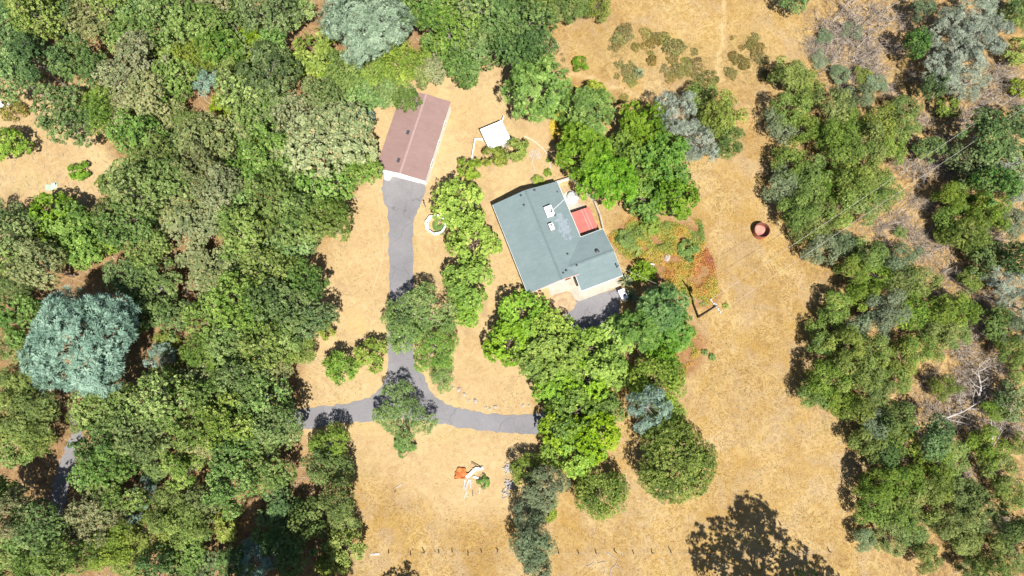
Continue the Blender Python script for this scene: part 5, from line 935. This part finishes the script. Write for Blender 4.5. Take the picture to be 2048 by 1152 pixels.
# ------------------------------------------------------------------ dry grass, vines and litter
def in_road(x, y):
    return (sdist(x, y, [(o.x, o.y) for o in (W(768, 352), W(764, 380), W(776, 430), W(778, 700), W(764, 772), W(700, 806), W(540, 830), W(560, 866), W(690, 846), W(860, 842), W(970, 862), W(1095, 866), W(1200, 750), W(1243, 575), W(1130, 608), W(1120, 800), W(1020, 829), W(905, 811), W(866, 790), W(836, 750), W(826, 660), W(827, 450), W(851, 385), W(846, 360))]) > -0.15)
HB = [tuple(W(*q))[:2] for q in ((990, 405), (1108, 368), (1205, 440), (1240, 560), (1150, 600), (1060, 580))]
GB = [tuple(W(*q))[:2] for q in ((800, 190), (895, 215), (850, 372), (755, 345))]
def grass(name, label, n, seed, dens, mat, L, Wd, lean):
    rng = np.random.default_rng(seed); x = rng.uniform(-92, 92, n); y = rng.uniform(-26, 78, n)
    k = (rng.uniform(0, 1, n) < dens(x, y)) & ~in_road(x, y) & (sdist(x, y, HB) < 0) & (sdist(x, y, GB) < 0); x, y = x[k], y[k]; n = len(x)
    th = fbm(x, y, 2.2, 21, 3) * 14 + rng.normal(0, 0.5, n); el = np.clip(rng.normal(lean, 0.25, n), 0.06, 1.4); l = L * rng.uniform(0.5, 1.4, n); l *= 0.55 + 0.9 * fbm(x, y, 3.5, 31, 3)
    w = Wd * rng.uniform(0.6, 1.4, n); dx, dy = np.cos(th), np.sin(th)
    a = np.stack([x - dy * w, y + dx * w, np.zeros(n)], 1); b = np.stack([x + dy * w, y - dx * w, np.zeros(n)], 1); c = np.stack([x + dx * l * np.cos(el), y + dy * l * np.cos(el), l * np.sin(el)], 1)
    t = np.clip(fbm(x, y, 4, 51) * 0.6 + rng.uniform(0, 0.5, n), 0, 1)
    V = np.stack([a, b, c], 1).reshape(-1, 3); V[:, 2] -= 0.01
    V[2::3, 2] += 0.012
    o = stuff(link(name, mesh_np(name, V, np.arange(n * 3).reshape(n, 3), mat, np.repeat(t, 3)))); o['label'] = label; o['category'] = 'grass'; return o
M['straw'] = leafmat('straw', (0.2, 0.115, 0.033), (0.36, 0.235, 0.08), (0.52, 0.38, 0.17), trans=0.3, hue=0.0, val=0.0, spec=0.2)
def dens_m(x, y):
    yd = np.maximum(smooth(sdist(x, y, YARD), -2, 2), smooth(sdist(x, y, WEST), -2, 2)); wd = smooth(sdist(x, y, WOOD), -2, 3)
    return np.clip(1.0 - 0.88 * yd - 0.7 * wd * (1 - yd), 0.06, 1) * (0.35 + 0.9 * fbm(x, y, 6, 41))
grass('dry_grass', 'golden dry grass of the meadow and lawns', 300000, 7, dens_m, M['straw'], 0.4, 0.03, 0.3)
M['weeds'] = leafmat('weeds', (0.1, 0.09, 0.02), (0.19, 0.18, 0.04), (0.3, 0.29, 0.07), trans=0.2, hue=0.0, val=0.0)
grass('lawn_weeds', 'sparse olive-green weeds dotting the dry lawn and meadow', 170000, 27, lambda x, y: smooth(fbm(x, y, 7, 71, 4), 0.5, 0.68) * 0.4 * (1 - smooth(sdist(x, y, WOOD), -2, 2)) + 0.45 * smooth(sdist(x, y, SCRUB), -3, 3) * smooth(fbm(x, y, 2.5, 72), 0.45, 0.6), M['weeds'], 0.3, 0.03, 0.8)['category'] = 'weeds'
M['twig_litter'] = leafmat('twig_litter', (0.11, 0.085, 0.06), (0.25, 0.2, 0.145), (0.43, 0.37, 0.29), trans=0.0, hue=0.0, val=0.0, spec=0.1)
grass('twig_litter', 'grey twigs and dead stalks littering the brushy slope and woodland floor', 90000, 17, lambda x, y: np.clip(smooth(sdist(x, y, EASTB), -1, 4) * 1.5 * smooth(fbm(x, y, 5, 61), 0.4, 0.65) + 0.35 * smooth(sdist(x, y, WOOD), -1, 3), 0, 1), M['twig_litter'], 1.1, 0.03, 0.2)['category'] = 'twigs'
def vine_cover(polys, name, label, n, seed, stops, zmax):
    rng = np.random.default_rng(seed); A = np.array([q for p in polys for q in p]); lo, hi = A.min(0), A.max(0)
    x = rng.uniform(lo[0], hi[0], n); y = rng.uniform(lo[1], hi[1], n); sd = np.max([sdist(x, y, p) for p in polys], 0) + (fbm(x, y, 2.5, 5) - 0.5) * 2.2
    hgt = np.clip(fbm(x, y, 1.7, 77, 3) * 2.1 - 0.66, 0, 1) * smooth(sd, 0, 1.2); k = (sd > 0) & (hgt > 0.06) & (sdist(x, y, HB) < 0) & (rng.uniform(size=n) < 0.3 + hgt); x, y, hgt = x[k], y[k], hgt[k]; n = len(x)
    c = np.stack([x, y, 0.04 + hgt * zmax * rng.uniform(0.55, 1.05, n)], 1); nn = unit(np.array([0, 0, 0.9]) + rng.normal(size=(n, 3)) * 0.5); t, b = rot_basis(nn); an = rng.uniform(0, 6.28, n)[:, None]; ax = t * np.cos(an) + b * np.sin(an); bx = np.cross(nn, ax)
    L = rng.uniform(0.1, 0.24, n)[:, None]; V = np.stack([c - ax * L * 0.6, c - bx * L * 0.4, c + ax * L * 0.6, c + bx * L * 0.4], 1).reshape(-1, 3); V[:, 2] = np.maximum(V[:, 2], 0.012)
    ti = np.clip(fbm(x, y, 4.5, 99, 4) * 1.7 - 0.42 + rng.normal(0, 0.1, n), 0, 1)
    m_, nt, bs, out = newmat(name); at = node(nt, 'ShaderNodeAttribute', attribute_name='tint'); geo = node(nt, 'ShaderNodeNewGeometry'); nt.links.new(ramp(nt, math_(nt, 'ADD', math_(nt, 'MULTIPLY', at.outputs['Fac'], 0.85), math_(nt, 'MULTIPLY', geo.outputs['Random Per Island'], 0.15)), stops), bs.inputs['Base Color']); bs.inputs['Roughness'].default_value = 0.6
    o = stuff(link(name, mesh_np(name, V, np.arange(n * 4).reshape(n, 4), m_, np.repeat(ti, 4)))); o['label'] = label; o['category'] = 'vines'; return o
VS = [(0.12, (0.1, 0.15, 0.02)), (0.32, (0.22, 0.22, 0.022)), (0.48, (0.36, 0.2, 0.03)), (0.66, (0.31, 0.1, 0.027)), (0.9, (0.17, 0.05, 0.026))]
vine_cover(VINES[:2], 'ground_vines', 'orange, yellow and red vines creeping over the ground east of the house', 150000, 3, VS, 1.0)
vine_cover([VINES[2]], 'ground_vines', 'yellow vines along the garden bed under the lone pine', 16000, 4, [(0.2, (0.28, 0.3, 0.02)), (0.6, (0.45, 0.36, 0.03)), (0.9, (0.42, 0.2, 0.04))], 0.5)

# each of the repeated small things singled out by what it lies near
def grp(g): return [o for o in col.objects if o.parent is None and o.get('group') == g]
rank([(o, 'd') for o in grp('dead brush on the east slope')], [((1700, 30), 'the meadow top'), ((1940, 90), 'the group of silvery pines'), ((1840, 330), 'the overhead wires'), ((1960, 760), 'the sprawled dead tree'), ((2005, 1050), 'the lowest live oaks'), ((1870, 500), 'the pale pines'), ((1760, 455), 'the rusty tank'), ((1900, 820), 'the long fallen trunk')], {'d': 'tangle of grey dead brush'})
rank([(o, 's') for o in grp('scrub bushes in the upper meadow')], [((1278, 145), 'the agave'), ((1352, 235), 'the silvery grey pine'), ((1160, 127), 'the small round green bush'), ((1440, 130), 'the vertical meadow path'), ((1560, 110), 'the dead brush patch'), ((1235, 80), 'the upper grove corner'), ((1310, 95), 'the middle of the upper meadow'), ((1385, 130), 'the widest scrub patch')], {'s': 'low olive-brown scrub bush'})
rank([(o, 'b') for o in grp('stones along the driveway verge')], [((870, 740), 'the driveway fork along the curved verge')], {'b': 'weathered verge stone'})
rank([(o, 'f') for o in grp('fallen branches below the fence')], [((1070, 1120), 'the lower shrub row')], {'f': 'bleached fallen branch'})
